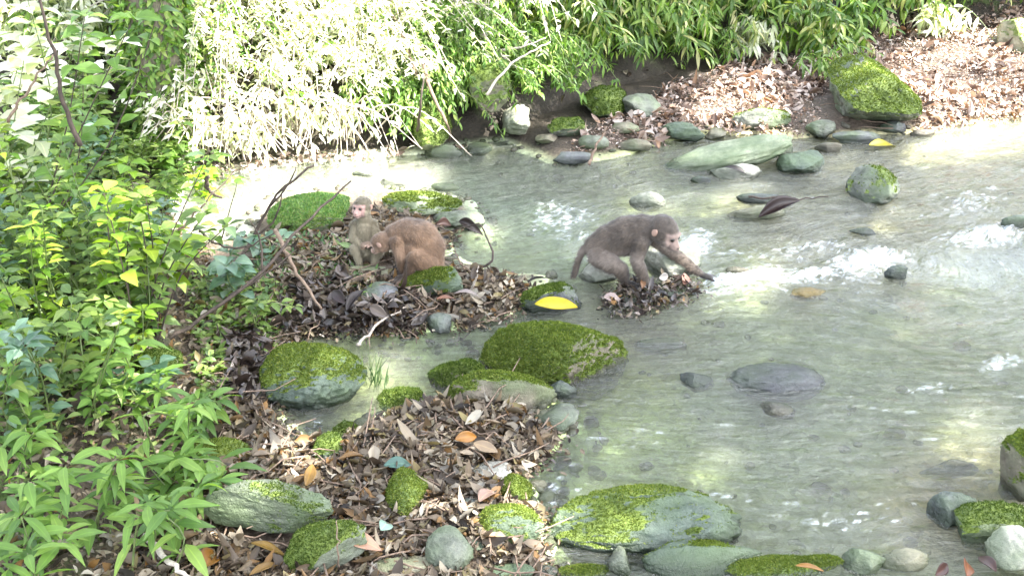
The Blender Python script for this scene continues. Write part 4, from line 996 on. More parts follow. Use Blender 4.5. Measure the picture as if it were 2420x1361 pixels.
# nettle-like plants leaning out along the lower left
G2 = 'serrated weeds leaning out at the lower left'
nl_spots = [(60, 1180, 60, 1010), (200, 1160, 210, 985), (380, 1130, 420, 985), (300, 1080, 330, 960), (110, 1290, 120, 1130), (250, 1260, 270, 1090), (380, 1230, 390, 1080),
            (30, 1380, 50, 1220), (200, 1400, 230, 1180), (330, 1380, 350, 1190), (420, 1280, 470, 1150), (90, 1100, 90, 950), (450, 1060, 470, 950), (-20, 1280, 0, 1120),
            (40, 1500, 20, 1340), (250, 1000, 230, 900), (130, 1020, 120, 880), (370, 1010, 380, 925), (-10, 1060, 20, 930), (330, 1180, 350, 1100), (440, 1200, 470, 1120)]
for i, (u, v, tu, tv) in enumerate(nl_spots):
    if i % 5 in (1, 3): continue
    weed_px(u, v, tu, tv, 'light green weed with long pointed leaves at the lower left', 3, 6, (.05, .11), .28, 'nettle', 'lance', seed=300 + i, spread=.07, group=G2, name='pointed_leaf_weed', start=.35, droop=.5)
# ground cover under all that
def cover(name, label, poly, n, mat, L, wr, seed, zr=(.0, .12), prof='ovate', cat='undergrowth', up=.4):
    rs = np.random.RandomState(seed); W = plane([p[0] for p in poly], [p[1] for p in poly], .1)
    xs = rs.uniform(W[:, 0].min(), W[:, 0].max(), n * 4); ys = rs.uniform(W[:, 1].min(), W[:, 1].max(), n * 4)
    k = sdf_poly(xs, ys, [tuple(p[:2]) for p in W]) < 0; xs = xs[k][:n]; ys = ys[k][:n]; m = len(xs)
    z = Hg(xs, ys) + rs.uniform(zr[0], zr[1], m)
    th = rs.uniform(0, 6.28, m)
    D = np.stack([np.cos(th), np.sin(th), rs.uniform(-.2, up * 2, m)], 1)
    N = np.stack([rs.normal(0, .3, m), rs.normal(-.1, .3, m), np.ones(m)], 1)
    LL = rs.uniform(L[0], L[1], m); mb = MB()
    leaves(mb, np.stack([xs, ys, z], 1), D, N, LL, LL * wr, prof, rs.uniform(0, .6, m), .18)
    o = mb.build(name, M[mat], attr='leafuv'); tag(o, label, cat, kind='stuff')
cover('ground_cover', 'low leaves filling the left bank under the weeds', [(-400, 1500), (-400, 330), (300, 340), (430, 470), (440, 600), (400, 780), (370, 900), (400, 1060), (300, 1150), (-400, 1180)], 4200, 'weed', (.022, .05), .5, 41, (0, .16))
cover('ground_cover', 'sparse low green herbs around the left monkeys', [(560, 640), (700, 560), (820, 570), (900, 640), (860, 690), (700, 680), (600, 700)], 1100, 'grass', (.02, .045), .3, 42, (0, .03), 'blade', up=1.0)
cover('ground_cover', 'small herbs on the ground between weeds and spit', [(440, 640), (600, 640), (700, 700), (640, 780), (560, 860), (520, 1000), (470, 1000), (460, 800)], 1500, 'weed', (.025, .05), .5, 43, (0, .05))
cover('ground_cover', 'dry leaves and moss on the steep far bank', [(-400, 330), (900, 315), (1180, 285), (1400, 222), (1600, 160), (1900, 105), (2500, 50), (2500, -250), (-400, -250)], 9000, 'litter', (.06, .12), .4, 44, (0, .06))

cover('ground_cover', 'small leaves painted glare-white on the sunlit upper left bank', [(420, 330), (900, 325), (1000, 300), (960, -200), (300, -200)], 9000, 'pale', (.03, .07), .35, 45, (0, .10))  # pale cover paints the sunlit white onto the slope
def mound_grass():
    rs = np.random.RandomState(3); mb = MB(); n = 900
    P0 = ground(895, 960, False); x = P0[0] + rs.normal(0, .02, 26); y = P0[1] + rs.normal(0, .02, 26)
    D = np.stack([rs.normal(0, .2, 26), rs.normal(0, .2, 26), np.ones(26)], 1)
    L = rs.uniform(.08, .19, 26); z = np.maximum(Hg(x, y), -.01)
    leaves(mb, np.stack([x, y, z], 1), D, rs.normal(0, 1, (26, 3)), L, .005, 'blade', .25, .05)
    o = mb.build('grass_tuft', M['grass'], None, True, origin=P0, attr='leafuv'); tag(o, 'thin grass tuft standing at the edge of the pale left pool', 'grass')
mound_grass()

# far bank: hanging plants, each with arching stems and drooping leaves
def hanging(u, v, hgt, label, seed, nst=9, nl=30, L=(.08, .15), wr=.16, mat='bamboo', drop=.8, width=.28, prof='blade', group=None, name='hanging_plant', out=.5, stemmat='stem', cat='plant', back=.25, lean=0.0):
    """(u, v): pixel where the plant's lower fringe hangs; the root stands on the bank behind and above it"""
    rs = np.random.RandomState(seed)
    g = ground(u, v); tip = g + np.array([0, -.02, .03])
    root = np.array([g[0] - lean, g[1] + back, 0]); root[2] = Hg(root[0], root[1])
    e = empty(name, root, label, cat, group)
    st = MB(); lf = MB()
    for s in range(nst):
        a = rs.normal(0, 1)
        apex = root + np.array([a * width * .7 + lean * .4, -rs.uniform(.05, out * .6), hgt * rs.uniform(.55, 1.05)])
        end = root + np.array([a * width * 1.3 + lean, -rs.uniform(.25, out), hgt * rs.uniform(-.05, .55)])
        path = smooth_path([root + rs.normal(0, .04, 3), apex, end], 14)
        tube(st, path, np.linspace(.006, .0015, 14), 4)
        k = nl; ts = np.sort(rs.uniform(2.5, 13, k)); j = ts.astype(int); f = (ts - j)[:, None]; j2 = np.minimum(j + 1, 13)
        q = path[j] * (1 - f) + path[j2] * f + rs.normal(0, .012, (k, 3))
        th = rs.uniform(0, 6.28, k)
        D = np.stack([np.cos(th) * .75, np.sin(th) * .75 - .15, rs.uniform(-1.4, .1, k) * drop], 1)
        N = np.stack([np.cos(th) * .4, np.sin(th) * .4 - .3, np.ones(k) * .9], 1) + rs.normal(0, .25 if drop > .5 else .6, (k, 3))
        LL = rs.uniform(L[0], L[1], k)
        leaves(lf, q, D, N, LL, LL * wr, prof, rs.uniform(.1, .55, k), .14, twist=rs.normal(0, .4, k))
    st.build('stem', M[stemmat], e, True, origin=root)
    lf.build('foliage', M[mat], e, True, origin=root, attr='leafuv')
    return e
rs = np.random.RandomState(77)
G3 = 'bamboo-like plants hanging over the far bank'
G4 = 'fine-leaved bushes on the far bank left of the hollow'
G5 = 'sunlit bushes at the upper left'
k = 0
for u0, v0 in [(1180, 60), (1290, 80), (1400, 60), (1500, 70), (1600, 60), (1700, 110), (1790, 70), (1880, 100), (1960, 60), (2050, 60), (2140, 40), (2230, 60), (2320, 20), (2420, 10),
               (1250, 10), (1360, 0), (1470, -10), (1580, -10), (1690, 0), (1800, -10), (1920, -10), (2030, -20), (2150, -30), (2270, -30), (2400, -50), (1100, 40), (1640, 40), (1850, 30)]:
    lab = 'long-leaved plant drooping over the far bank, left of the whitish stake' if u0 < 1700 else 'long-leaved plant drooping over the far bank, above or right of the mossy boulder'
    hanging(u0, v0 + rs.uniform(-10, 15), rs.uniform(.25, .5), lab, 500 + k, nst=11, nl=34, L=(.07, .14), wr=rs.uniform(.14, .24), mat='bamboo' if k % 4 else 'fern', group=G3 + (', left half' if u0 < 1700 else ', right half'), width=.24)
    k += 1
for u0, v0 in [(1330, 150), (1420, 130), (1500, 150), (1600, 120), (1680, 140), (1740, 110), (1850, 120), (1920, 140), (2010, 110), (2090, 90), (1550, 80), (1450, 90), (1640, 90), (1900, 90), (2160, 70), (2260, 60), (2350, 50)]:
    hanging(u0, v0, rs.uniform(.25, .42), 'long-leaved plant in the lower fringe over the far bank' + (', left of the whitish stake' if u0 < 1780 else ', right of the whitish stake'), 900 + k, nst=12, nl=36, L=(.07, .14), wr=rs.uniform(.15, .26), mat='bamboo' if k % 3 else 'fern', group='lower fringe of the hanging plants' + (', left' if u0 < 1780 else ', right'), width=.2, out=.5); k += 1
for u0, v0 in [(450, 385), (530, 370), (610, 350), (720, 330), (830, 330), (880, 345), (470, 420)]:
    hanging(u0, v0, rs.uniform(.25, .38), 'glare-painted bush at the foot of the upper left bank', 950 + k, nst=12, nl=20, drop=.2, L=(.03, .07), wr=.3, mat='pale', width=.22, group='lowest glare-painted bushes', name='sunlit_bush', out=.4, prof='lance', stemmat='twig_pale'); k += 1  # sun glare painted into the pale foliage
for u0, v0 in [(930, 335), (1000, 345), (1070, 330), (1130, 310), (1190, 285), (1250, 260), (1310, 230)]:
    hanging(u0, v0, rs.uniform(.2, .34), 'fine-leaved bush along the foot of the far bank', 980 + k, nst=12, nl=44, L=(.03, .07), wr=.26, mat='fern', width=.14, group='fine-leaved bushes along the bank foot', name='fine_leaved_bush', out=.3, prof='lance', back=.15); k += 1
for u0, v0 in [(1290, 215), (1350, 200), (1480, 180), (1600, 150), (1680, 160)]:
    hanging(u0, v0, rs.uniform(.2, .3), 'short dark green shoots trailing into the shaded hollow of the far bank', 1000 + k, nst=9, nl=26, L=(.05, .10), wr=.2, mat='fern', group='shoots in the hollow', name='trailing_shoot', width=.16, out=.3, back=.2); k += 1
hanging(1560, 150, .42, 'leafy shoot hanging lowest over the dark hollow', 551, 12, 34, (.08, .15), .2, 'bamboo', width=.2, out=.7)
hanging(1960, 190, .22, 'drooping sprig with narrow leaves over the left shoulder of the mossy boulder', 552, 6, 18, (.09, .14), .2, 'bamboo', width=.1, out=.4)
hanging(1780, 150, .3, 'white-lit drooping shoot above the stake in the leaf heap', 553, 7, 22, (.09, .14), .22, 'pale', width=.12, out=.45)
hanging(2200, 90, .3, 'white-lit long-leaved plant at the top right above the sunny leaves', 554, 8, 24, (.10, .17), .2, 'pale', width=.2, out=.4)
hanging(1390, 150, .4, 'shoot with broad lime-yellow leaves over the hollow', 555, 6, 8, (.10, .16), .45, 'lime', width=.3, prof='ovate', out=.6)
for u0, v0 in [(960, 120), (1010, 60), (930, 200), (1000, 220), (1060, 140), (960, 290), (1050, 270), (1110, 210), (900, 0), (990, 0), (1080, 60), (1130, 130), (1090, 310), (1150, 270), (1180, 190), (1000, 320), (1230, 220), (1300, 230)]:
    hanging(u0, v0, rs.uniform(.2, .38), 'fine-leaved green bush on the far bank beside the dark stake', 600 + k, nst=14, nl=44, L=(.03, .065), wr=.26, mat='fern', width=.17, group=G4, name='fine_leaved_bush', out=.35, prof='lance', back=.15); k += 1
for u0, v0 in [(460, 110), (540, 60), (620, 120), (700, 60), (780, 110), (860, 60), (905, 60), (900, 240), (850, 300), (930, 130), (480, 230), (560, 190), (650, 220), (740, 200), (820, 250), (450, 330), (520, 300), (600, 20), (760, 0), (500, -10), (860, 180), (880, 300), (410, 30)]:
    hanging(u0, v0, rs.uniform(.22, .42), 'sunlit bush with drooping leaves at the upper left', 700 + k, nst=17, nl=46, drop=.3, L=(.025, .062), wr=.28, mat=('pale', 'pale', 'fern', 'pale', 'pale')[k % 5], width=.27, group=G5, name='sunlit_bush', out=.4, prof='lance', stemmat='twig_pale'); k += 1  # white foliage has sun glare painted into its colour
hanging(690, 372, .34, 'tangle of bare arching twigs with a dark hollow beneath', 790, 26, 7, (.05, .09), .25, 'pale', width=.34, out=.42, back=.12, stemmat='twig_pale', name='twig_tangle')
hanging(560, 392, .32, 'bare arching twigs drooping over the dark hollow, left of the main tangle', 792, 20, 6, (.05, .08), .25, 'pale', width=.24, out=.42, back=.12, stemmat='twig_pale', name='twig_tangle')
hanging(810, 368, .32, 'bare arching twigs at the right end of the dark hollow', 793, 20, 6, (.05, .08), .25, 'pale', width=.24, out=.42, back=.12, stemmat='twig_pale', name='twig_tangle')
hanging(1180, 150, .45, 'dry vine tangle with small pale leaves at the top centre', 791, 20, 16, (.04, .07), .4, 'pale', width=.25, out=.6, stemmat='twig_pale', name='dry_vine', prof='ovate')
for i, (u0, v0) in enumerate([(80, 120), (190, 60), (270, 130), (20, 40), (130, 200), (240, 230), (40, 230)]):
    hanging(u0, v0, .35, 'sunlit leafy bush behind the left thicket', 800 + i, 10, 30, (.06, .11), .4, 'fern' if i % 2 else 'pale', width=.3, group='sunlit bushes behind the left thicket', name='sunlit_bush', out=.5, prof='ovate')  # the pale ones carry sun glare in their leaf colour
for i, (u0, v0) in enumerate([(330, 210), (370, 120), (390, 260), (340, 60), (400, 180)]):
    hanging(u0, v0, .3, 'dark green creeper clinging to the trunk at the upper left', 830 + i, 10, 40, (.04, .07), .3, 'weed', width=.1, group='creepers on the upper left trunk', name='creeper', out=.4, prof='lance')

# mossy trunk, upper left
def tree_trunk():
    g = ground(395, 290); e = empty('tree', g, 'mossy tree trunk with green growth at the upper left', 'tree')
    mb = MB(); path = smooth_path([g - [0, 0, .2], g + [0, .05, .5], g + [-.05, .1, 1.3], g + [-.1, .2, 3.2], g + [.1, .3, 5.2]], 30, .01)
    tube(mb, path, np.linspace(.21, .10, 30), 14); mb.build('trunk', M['trunk'], e, True, origin=g)
    rc = np.random.RandomState(8); nc = 5200; jj = rc.randint(0, 14, nc); an = rc.uniform(0, 6.28, nc)
    O = np.stack([np.cos(an), np.sin(an), 0 * an], 1); c0 = path[jj] + O * (.21 - .004 * jj)[:, None] + np.stack([0 * an, 0 * an, rc.uniform(-.1, .1, nc)], 1)
    D = O * .6 + rc.normal(0, .5, (nc, 3)); D[:, 2] -= .6; cb = MB(); leaves(cb, c0, D, O + rc.normal(0, .3, (nc, 3)), rc.uniform(.03, .09, nc), .022, 'lance', .3, .15)
    cb.build('creeper', M['fern'], e, True, origin=g, attr='leafuv')
    br = MB()
    rs = np.random.RandomState(4); lf = MB(); top = path[-1]
    for i in range(12):
        a = rs.uniform(0, 6.28); s = path[rs.randint(18, 30)]; en = s + np.array([math.cos(a) * 1.2, math.sin(a) * 1.2, rs.uniform(.2, 1.2)])
        pp = smooth_path([s, (s + en) / 2 + [0, 0, .2], en], 8); tube(br, pp, np.linspace(.04, .01, 8), 5)
        n = 30; c = pp[rs.randint(3, 8, n)] + rs.normal(0, .28, (n, 3)); D = rs.normal(0, 1, (n, 3)); D[:, 2] -= .3
        leaves(lf, c, D, np.tile([0, 0, 1.], (n, 1)) + rs.normal(0, .3, (n, 3)), .14, .06, 'ovate')
    br.build('limb', M['trunk'], e, True, origin=g); lf.build('crown', M['canopy'], e, True, origin=g, attr='leafuv')
tree_trunk()

# ------------------------------------------------------------------ unseen canopy added to shade the stream, open where the photo is sunlit
LITP = [[(270, -60), (400, 30), (350, 90), (440, 150), (600, -80), (900, -40), (960, 120), (960, 250), (1030, 345), (1130, 360), (1080, 420), (980, 455), (640, 462), (560, 565), (460, 585), (430, 450), (360, 350), (440, 290), (370, 220)],
        [(-300, -100), (300, -100), (330, 200), (150, 300), (-300, 260)],
        [(1610, 235), (1700, 150), (1860, 165), (1880, 300), (1660, 280)],
        [(2080, 150), (2150, 60), (2440, 40), (2560, 300), (2230, 330), (2150, 250)],
        [(1180, 315), (1200, 240), (1280, 240), (1260, 320)],
        [(1060, 60), (1180, 60), (1290, 190), (1200, 200)],
        [(1600, -60), (1640, 40), (1730, 110), (1740, -60)], [(2020, -60), (2040, 60), (2150, 60), (2200, -60)]]
def canopy(name, label, xr, yr, n, seed, trunk, zr=(10.5, 13.0)):
    """leaf masses over the region whose shadow falls on ground x in xr, y in yr"""
    rs = np.random.RandomState(seed)
    X = rs.uniform(xr[0], xr[1], n); Y = rs.uniform(yr[0], yr[1], n); Z = rs.uniform(zr[0], zr[1], n)
    sh = np.stack([X, Y, np.full(n, .12)], 1)
    sh[:, 2] = np.clip(Hg(X, Y), 0, 1.0) * .8 + .1
    P = sh + (sdir / sdir[2])[None] * (Z - sh[:, 2])[:, None]
    U, V, dep = project(sh)
    keep = np.ones(n, bool)
    wob = 34 * fbm(sh, 3.0, 3, 8)
    for q in LITP: keep &= ~(sdf_poly(U + wob, V + wob * .5, q) < 4)
    for q in ([(690, 1060), (640, 960), (860, 960), (940, 800), (1230, 760), (1120, 850), (950, 930), (870, 1000)], [(1290, 1260), (1230, 1110), (1370, 1000), (1520, 960), (1480, 1120), (1400, 1180)],
              [(900, 560), (1050, 540), (1060, 620), (960, 640)], [(1900, 250), (2120, 140), (2180, 240), (2100, 300)], [(1540, 640), (1500, 500), (1600, 490), (1660, 620)]):
        keep &= ~((sdf_poly(U + wob, V + wob * .5, q) < 0) & (rs.rand(n) < .72))
    keep &= ~((fbm(sh, 1.7, 3, 12) > 1.0))
    clump = fbm(np.stack([X, Y, 0 * X], 1), 2.4, 3, 91)
    keep &= rs.rand(n) < 1.2 + clump
    P = P[keep]; m = len(P)
    D = rs.normal(0, 1, (m, 3)); D[:, 2] = D[:, 2] * .3 - .2
    N = np.tile(sdir, (m, 1)) + rs.normal(0, .35, (m, 3))
    e = empty(name, (trunk[0], trunk[1], float(Hg(trunk[0], trunk[1]))), label, 'tree')
    o = np.array(e.location)
    mb = MB(); L = rs.uniform(.15, .25, m); leaves(mb, P - unit(D) * L[:, None] * .5, D, N, L, L * .55, 'ovate', .2, .1)
    mb.build('crown', M['canopy'], e, True, origin=o, attr='leafuv')
    tb = MB(); cen = P.mean(0)
    path = smooth_path([o - [0, 0, .2], [o[0] * .8 + cen[0] * .2, o[1] * .8 + cen[1] * .2, 4.5], [o[0] * .3 + cen[0] * .7, o[1] * .3 + cen[1] * .7, 10.4]], 20)
    tube(tb, path, np.linspace(.2, .07, 20), 10); tb.build('trunk', M['trunk'], e, True, origin=o)
    lb = MB()
    for i in range(14):
        s = path[rs.randint(10, 20)]; en = P[rs.randint(m)]; tube(lb, smooth_path([s, (s + en) / 2 + [0, 0, .3], en], 7), np.linspace(.05, .012, 7), 5)
    lb.build('limb', M['trunk'], e, True, origin=o)
canopy('unseen_shade_tree', 'unseen tree added to shade the stream from the right', (0.0, 6.0), (-1.0, 10.5), 26000, 1, (9.5, 10.5))
canopy('unseen_shade_tree', 'unseen tree added to shade the left bank of the stream', (-6.5, 0.0), (-1.0, 10.5), 26000, 2, (-4.5, 13.0))

# ------------------------------------------------------------------ monkeys
def fur_mat(name, a, b, skin, root=None):
    m, nt, out = newmat(name)
    g = nd(nt, 'ShaderNodeTexCoord')
    mp = nd(nt, 'ShaderNodeMapping'); mp.inputs['Scale'].default_value = (1, 1, .5); nt.links.new(g.outputs['Object'], mp.inputs[0])
    n1 = noise(nt, mp.outputs[0], 11, 3); n2 = noise(nt, mp.outputs[0], 140, 3)
    r = ramp(nt, [(.32, a), (.68, b)]); nt.links.new(n1, r.inputs[0])
    c = mixc(nt, .4, r.outputs[0], mixc(nt, n2, (.5, .5, .5), (1.5, 1.5, 1.5)), 'MULTIPLY')
    if root:
        gg = nd(nt, 'ShaderNodeNewGeometry'); c = mixc(nt, 1.0, c, mixc(nt, gg.outputs['Random Per Island'], (.55, .55, .55), (1.75, 1.7, 1.6)), 'MULTIPLY')
    at = nd(nt, 'ShaderNodeAttribute', attribute_name='coat'); sp = nd(nt, 'ShaderNodeSeparateXYZ'); nt.links.new(at.outputs['Vector'], sp.inputs[0])
    c = mixc(nt, sp.outputs[1], c, tuple(min(.75, x * 1.5 + .04) for x in b))     # paler belly, cheeks
    c = mixc(nt, sp.outputs[2], c, tuple(x * .38 for x in a))                      # dark hands, feet
    c = mixc(nt, sp.outputs[0], c, skin)                                           # bare face
    p = nd(nt, 'ShaderNodeBsdfPrincipled'); p.inputs['Roughness'].default_value = .75
    try: p.inputs['Sheen Weight'].default_value = .25
    except Exception: pass
    nt.links.new(c, p.inputs['Base Color'])
    bp = nd(nt, 'ShaderNodeBump'); bp.inputs['Strength'].default_value = .5; bp.inputs['Distance'].default_value = .003
    nt.links.new(n2, bp.inputs['Height']); nt.links.new(bp.outputs[0], p.inputs['Normal'])
    nt.links.new(p.outputs[0], out.inputs[0]); return m
def plain(name, c, rough=.3):
    m, nt, out = newmat(name); p = nd(nt, 'ShaderNodeBsdfPrincipled'); p.inputs['Roughness'].default_value = rough
    tc = nd(nt, 'ShaderNodeTexCoord'); n = noise(nt, tc.outputs['Object'], 60, 2)
    nt.links.new(mixc(nt, n, tuple(x * .8 for x in c), tuple(x * 1.2 for x in c)), p.inputs['Base Color']); nt.links.new(p.outputs[0], out.inputs[0]); return m
M['eye'] = plain('dark_eye', (.012, .008, .006), .12)
M['ear'] = plain('ear_skin', (.34, .22, .17), .6)

VS, TS = ICO[3]
def ball(mb, c, r, rot=None):
    V = VS * (np.asarray(r) if np.ndim(r) else np.array([r, r, r]))
    if rot is not None: V = V @ np.asarray(rot).T
    mb.add(V + np.asarray(c), T=TS)
def cap(mb, pts, rads):
    """chain of overlapping balls: tapered limb"""
    pts = np.asarray(pts, float)
    for i in range(len(pts) - 1):
        L = np.linalg.norm(pts[i + 1] - pts[i]); n = max(2, int(L / (min(rads[i], rads[i + 1]) * .35)))
        for k in range(n + 1):
            t = k / n; ball(mb, pts[i] * (1 - t) + pts[i + 1] * t, rads[i] * (1 - t) + rads[i + 1] * t)
def frame(fwd, up):
    f = unit(np.asarray(fwd, float)); s = unit(np.cross(f, np.asarray(up, float))); u = np.cross(s, f)
    return f, s, u
def hand(mb, w, fwd, up, size=.05, curl=.35):
    """palm and five fingers; w = wrist, fwd = direction of the fingers, up = back of the hand"""
    f, s, u = frame(fwd, up)
    cap(mb, [w, w + f * size * .55], [size * .22, size * .2])
    for q in (-.16, 0.0, .16): cap(mb, [w + f * size * .25 + s * size * q, w + f * size * .6 + s * size * q * 1.4], [size * .13, size * .12])
    for q, l in ((-1.5, .42), (-.5, .55), (.5, .58), (1.5, .46)):
        a = w + f * size * .6 + s * size * q * .22
        b = a + (f * .9 + s * q * .12 - u * curl * .3) * size * l * .55
        c = b + (f * .75 + s * q * .06 - u * curl) * size * l * .5
        cap(mb, [a, b, c], [size * .10, size * .09, size * .075])
    a = w + f * size * .2 - s * size * .2
    cap(mb, [a, a + (f * .5 - s * .75) * size * .3, a + (f * .95 - s * .9 - u * .2) * size * .45], [size * .11, size * .095, size * .08])

def monkey(name, origin, label, fill, head, face, furcols, skin, belly, darks, nfur=9000, furlen=.014, voxel=.0036, eyes=True, upv=(0, 0, 1), flow=(0, 0, -1), hr=.05, tail=None):
    """fill(mb) adds overlapping tapered volumes; they are fused into one continuous skin by a voxel remesh, then smoothed"""
    mb = MB(); fill(mb)
    f, s, u = frame(face, upv); hc = np.asarray(head, float)
    # head: skull, brow, cheeks, muzzle, jaw, nose
    Rm = np.stack([s, f, u], 1)
    ball(mb, hc, (hr * .93, hr * 1.02, hr * .98), Rm)
    ball(mb, hc - f * hr * .25 + u * hr * .12, (hr * .9, hr * .95, hr * .9), Rm)
    for q in (-1, 1):
        ball(mb, hc + f * hr * .55 + s * q * hr * .42 - u * hr * .28, hr * .40)
        cap(mb, [hc + f * hr * .88 + u * hr * .36, hc + f * hr * .80 + s * q * hr * .42 + u * hr * .34], [hr * .17, hr * .16])
        # ear cup
    cap(mb, [hc + f * hr * .6 - u * hr * .15, hc + f * hr * 1.22 - u * hr * .38], [hr * .50, hr * .30])
    cap(mb, [hc + f * hr * .5 - u * hr * .45, hc + f * hr * 1.12 - u * hr * .60], [hr * .38, hr * .20])
    cap(mb, [hc + f * hr * .95 + u * hr * .15, hc + f * hr * 1.36 - u * hr * .20], [hr * .13, hr * .12])
    body = mb.build('body', None, None, True)
    rm = body.modifiers.new('fuse', 'REMESH'); rm.mode = 'VOXEL'; rm.voxel_size = voxel
    sm = body.modifiers.new('soft', 'SMOOTH'); sm.factor = .5; sm.iterations = 5
    dg = bpy.context.evaluated_depsgraph_get(); dg.update()
    me = bpy.data.meshes.new_from_object(body.evaluated_get(dg))
    old = body.data; body.modifiers.clear(); bpy.data.objects.remove(body); bpy.data.meshes.remove(old)
    nv = len(me.vertices); V = np.zeros(nv * 3); me.vertices.foreach_get('co', V); V = V.reshape(-1, 3)
    Nn = np.zeros(nv * 3); me.vertices.foreach_get('normal', Nn); Nn = Nn.reshape(-1, 3)
    # fur clumping
    V2 = V + Nn * (.0022 * fbm(V, 55, 3, 3) + .003 * fbm(V, 16, 2, 6))[:, None]
    # natural coat zones
    rel = V - hc; fx = rel @ f; sx = rel @ s; ux = rel @ u; near = np.linalg.norm(rel, axis=1) < hr * 2.0
    facem = near * sstep(.30, .62, fx / hr) * sstep(.78, .60, np.abs(sx) / hr) * sstep(.62, .42, ux / hr) * sstep(-1.0, -.7, ux / hr)
    pale = belly(V)
    dark = np.zeros(nv)
    for c, r in darks: dark = np.maximum(dark, sstep(r, r * .6, np.linalg.norm(V - np.asarray(c), axis=1)))
    eyep = [hc + f * hr * .90 + s * q * hr * .30 + u * hr * .14 for q in (-1, 1)]
    for ep in eyep:
        dark = np.maximum(dark, .75 * sstep(hr * .26, hr * .12, np.linalg.norm(V - ep, axis=1)))
    for q in (-1, 1):
        dark = np.maximum(dark, .8 * sstep(hr * .10, hr * .05, np.linalg.norm(V - (hc + f * hr * 1.46 + s * q * hr * .08 - u * hr * .26), axis=1)))
    mouth = near * (np.abs(ux / hr + .56 - .05 * np.cos(sx / hr * 4)) < .045) * (fx > hr * .95) * (np.abs(sx) < hr * .33)
    dark = np.maximum(dark, mouth * .8)
    facem2 = facem * (1 - np.clip(dark * 1.0, 0, 1))
    me.vertices.foreach_set('co', V2.ravel())
    a = me.attributes.new('coat', 'FLOAT_VECTOR', 'POINT'); a.data.foreach_set('vector', np.stack([facem2, pale * (1 - facem), dark], 1).ravel())
    me.polygons.foreach_set('use_smooth', np.ones(len(me.polygons), bool))
    mat = fur_mat(name + '_coat', furcols[0], furcols[1], skin)
    me.materials.clear(); me.materials.append(mat); me.update()
    smat = fur_mat(name + '_strands', furcols[0], furcols[1], skin, True)
    e = empty(name, origin, label, 'monkey')
    o = bpy.data.objects.new('body', me); COL.objects.link(o); o.parent = e
    # fur strands lying along the body
    rs = np.random.RandomState(12); k = rs.randint(0, nv, nfur * 2)
    k = k[(facem[k] < .25) & (dark[k] < .3)][:nfur]; m = len(k)
    if m:
        fl = np.asarray(flow(V[k]) if callable(flow) else np.tile(flow, (m, 1)), float)
        N = Nn[k]; tdir = fl - (fl * N).sum(1, keepdims=True) * N
        tdir = unit(unit(tdir) + N * .38 + rs.normal(0, .22, (m, 3)))
        L = furlen * rs.uniform(.6, 1.25, m)[:, None]; L = L * np.where(np.linalg.norm(V[k] - hc, axis=1) < hr * 1.5, .6, 1)[:, None]
        S_ = unit(np.cross(N, tdir)); P = V2[k] - N * .0015; wv = .0011
        VV = np.stack([P - S_ * wv, P + S_ * wv, P + tdir * L], 1).reshape(-1, 3)
        fb = MB(); fb.add(VV, T=np.arange(m * 3).reshape(-1, 3)); fo = fb.build('fur', smat, e, False)
        ca = fo.data.attributes.new('coat', 'FLOAT_VECTOR', 'POINT')
        ca.data.foreach_set('vector', np.repeat(np.stack([0 * pale[k], pale[k], dark[k]], 1), 3, 0).ravel())
    for ep in eyep:
        eb = MB(); ball(eb, ep + f * hr * .02, hr * .13); eb.build('eye', M['eye'], e)
    for q in (-1, 1):
        rb = MB(); ec = hc + s * q * hr * .96 + u * hr * .10 - f * hr * .12
        Re = np.stack([unit(s * q * .5 - f * .8), unit(f * .5 + s * q), u], 1)
        ball(rb, ec, (hr * .10, hr * .16, hr * .30), np.stack([s * q, f, u], 1)); ball(rb, ec + s * q * hr * .05 - f * hr * .05, (hr * .05, hr * .2, hr * .27), np.stack([s * q, f, u], 1))
        rb.build('ear', M['ear'], e)
    return e

# local frame -> world: x to the right of the picture, y away from the camera, z up
def loc(origin): return lambda *p: np.array([p[0], p[1], p[2]], float)

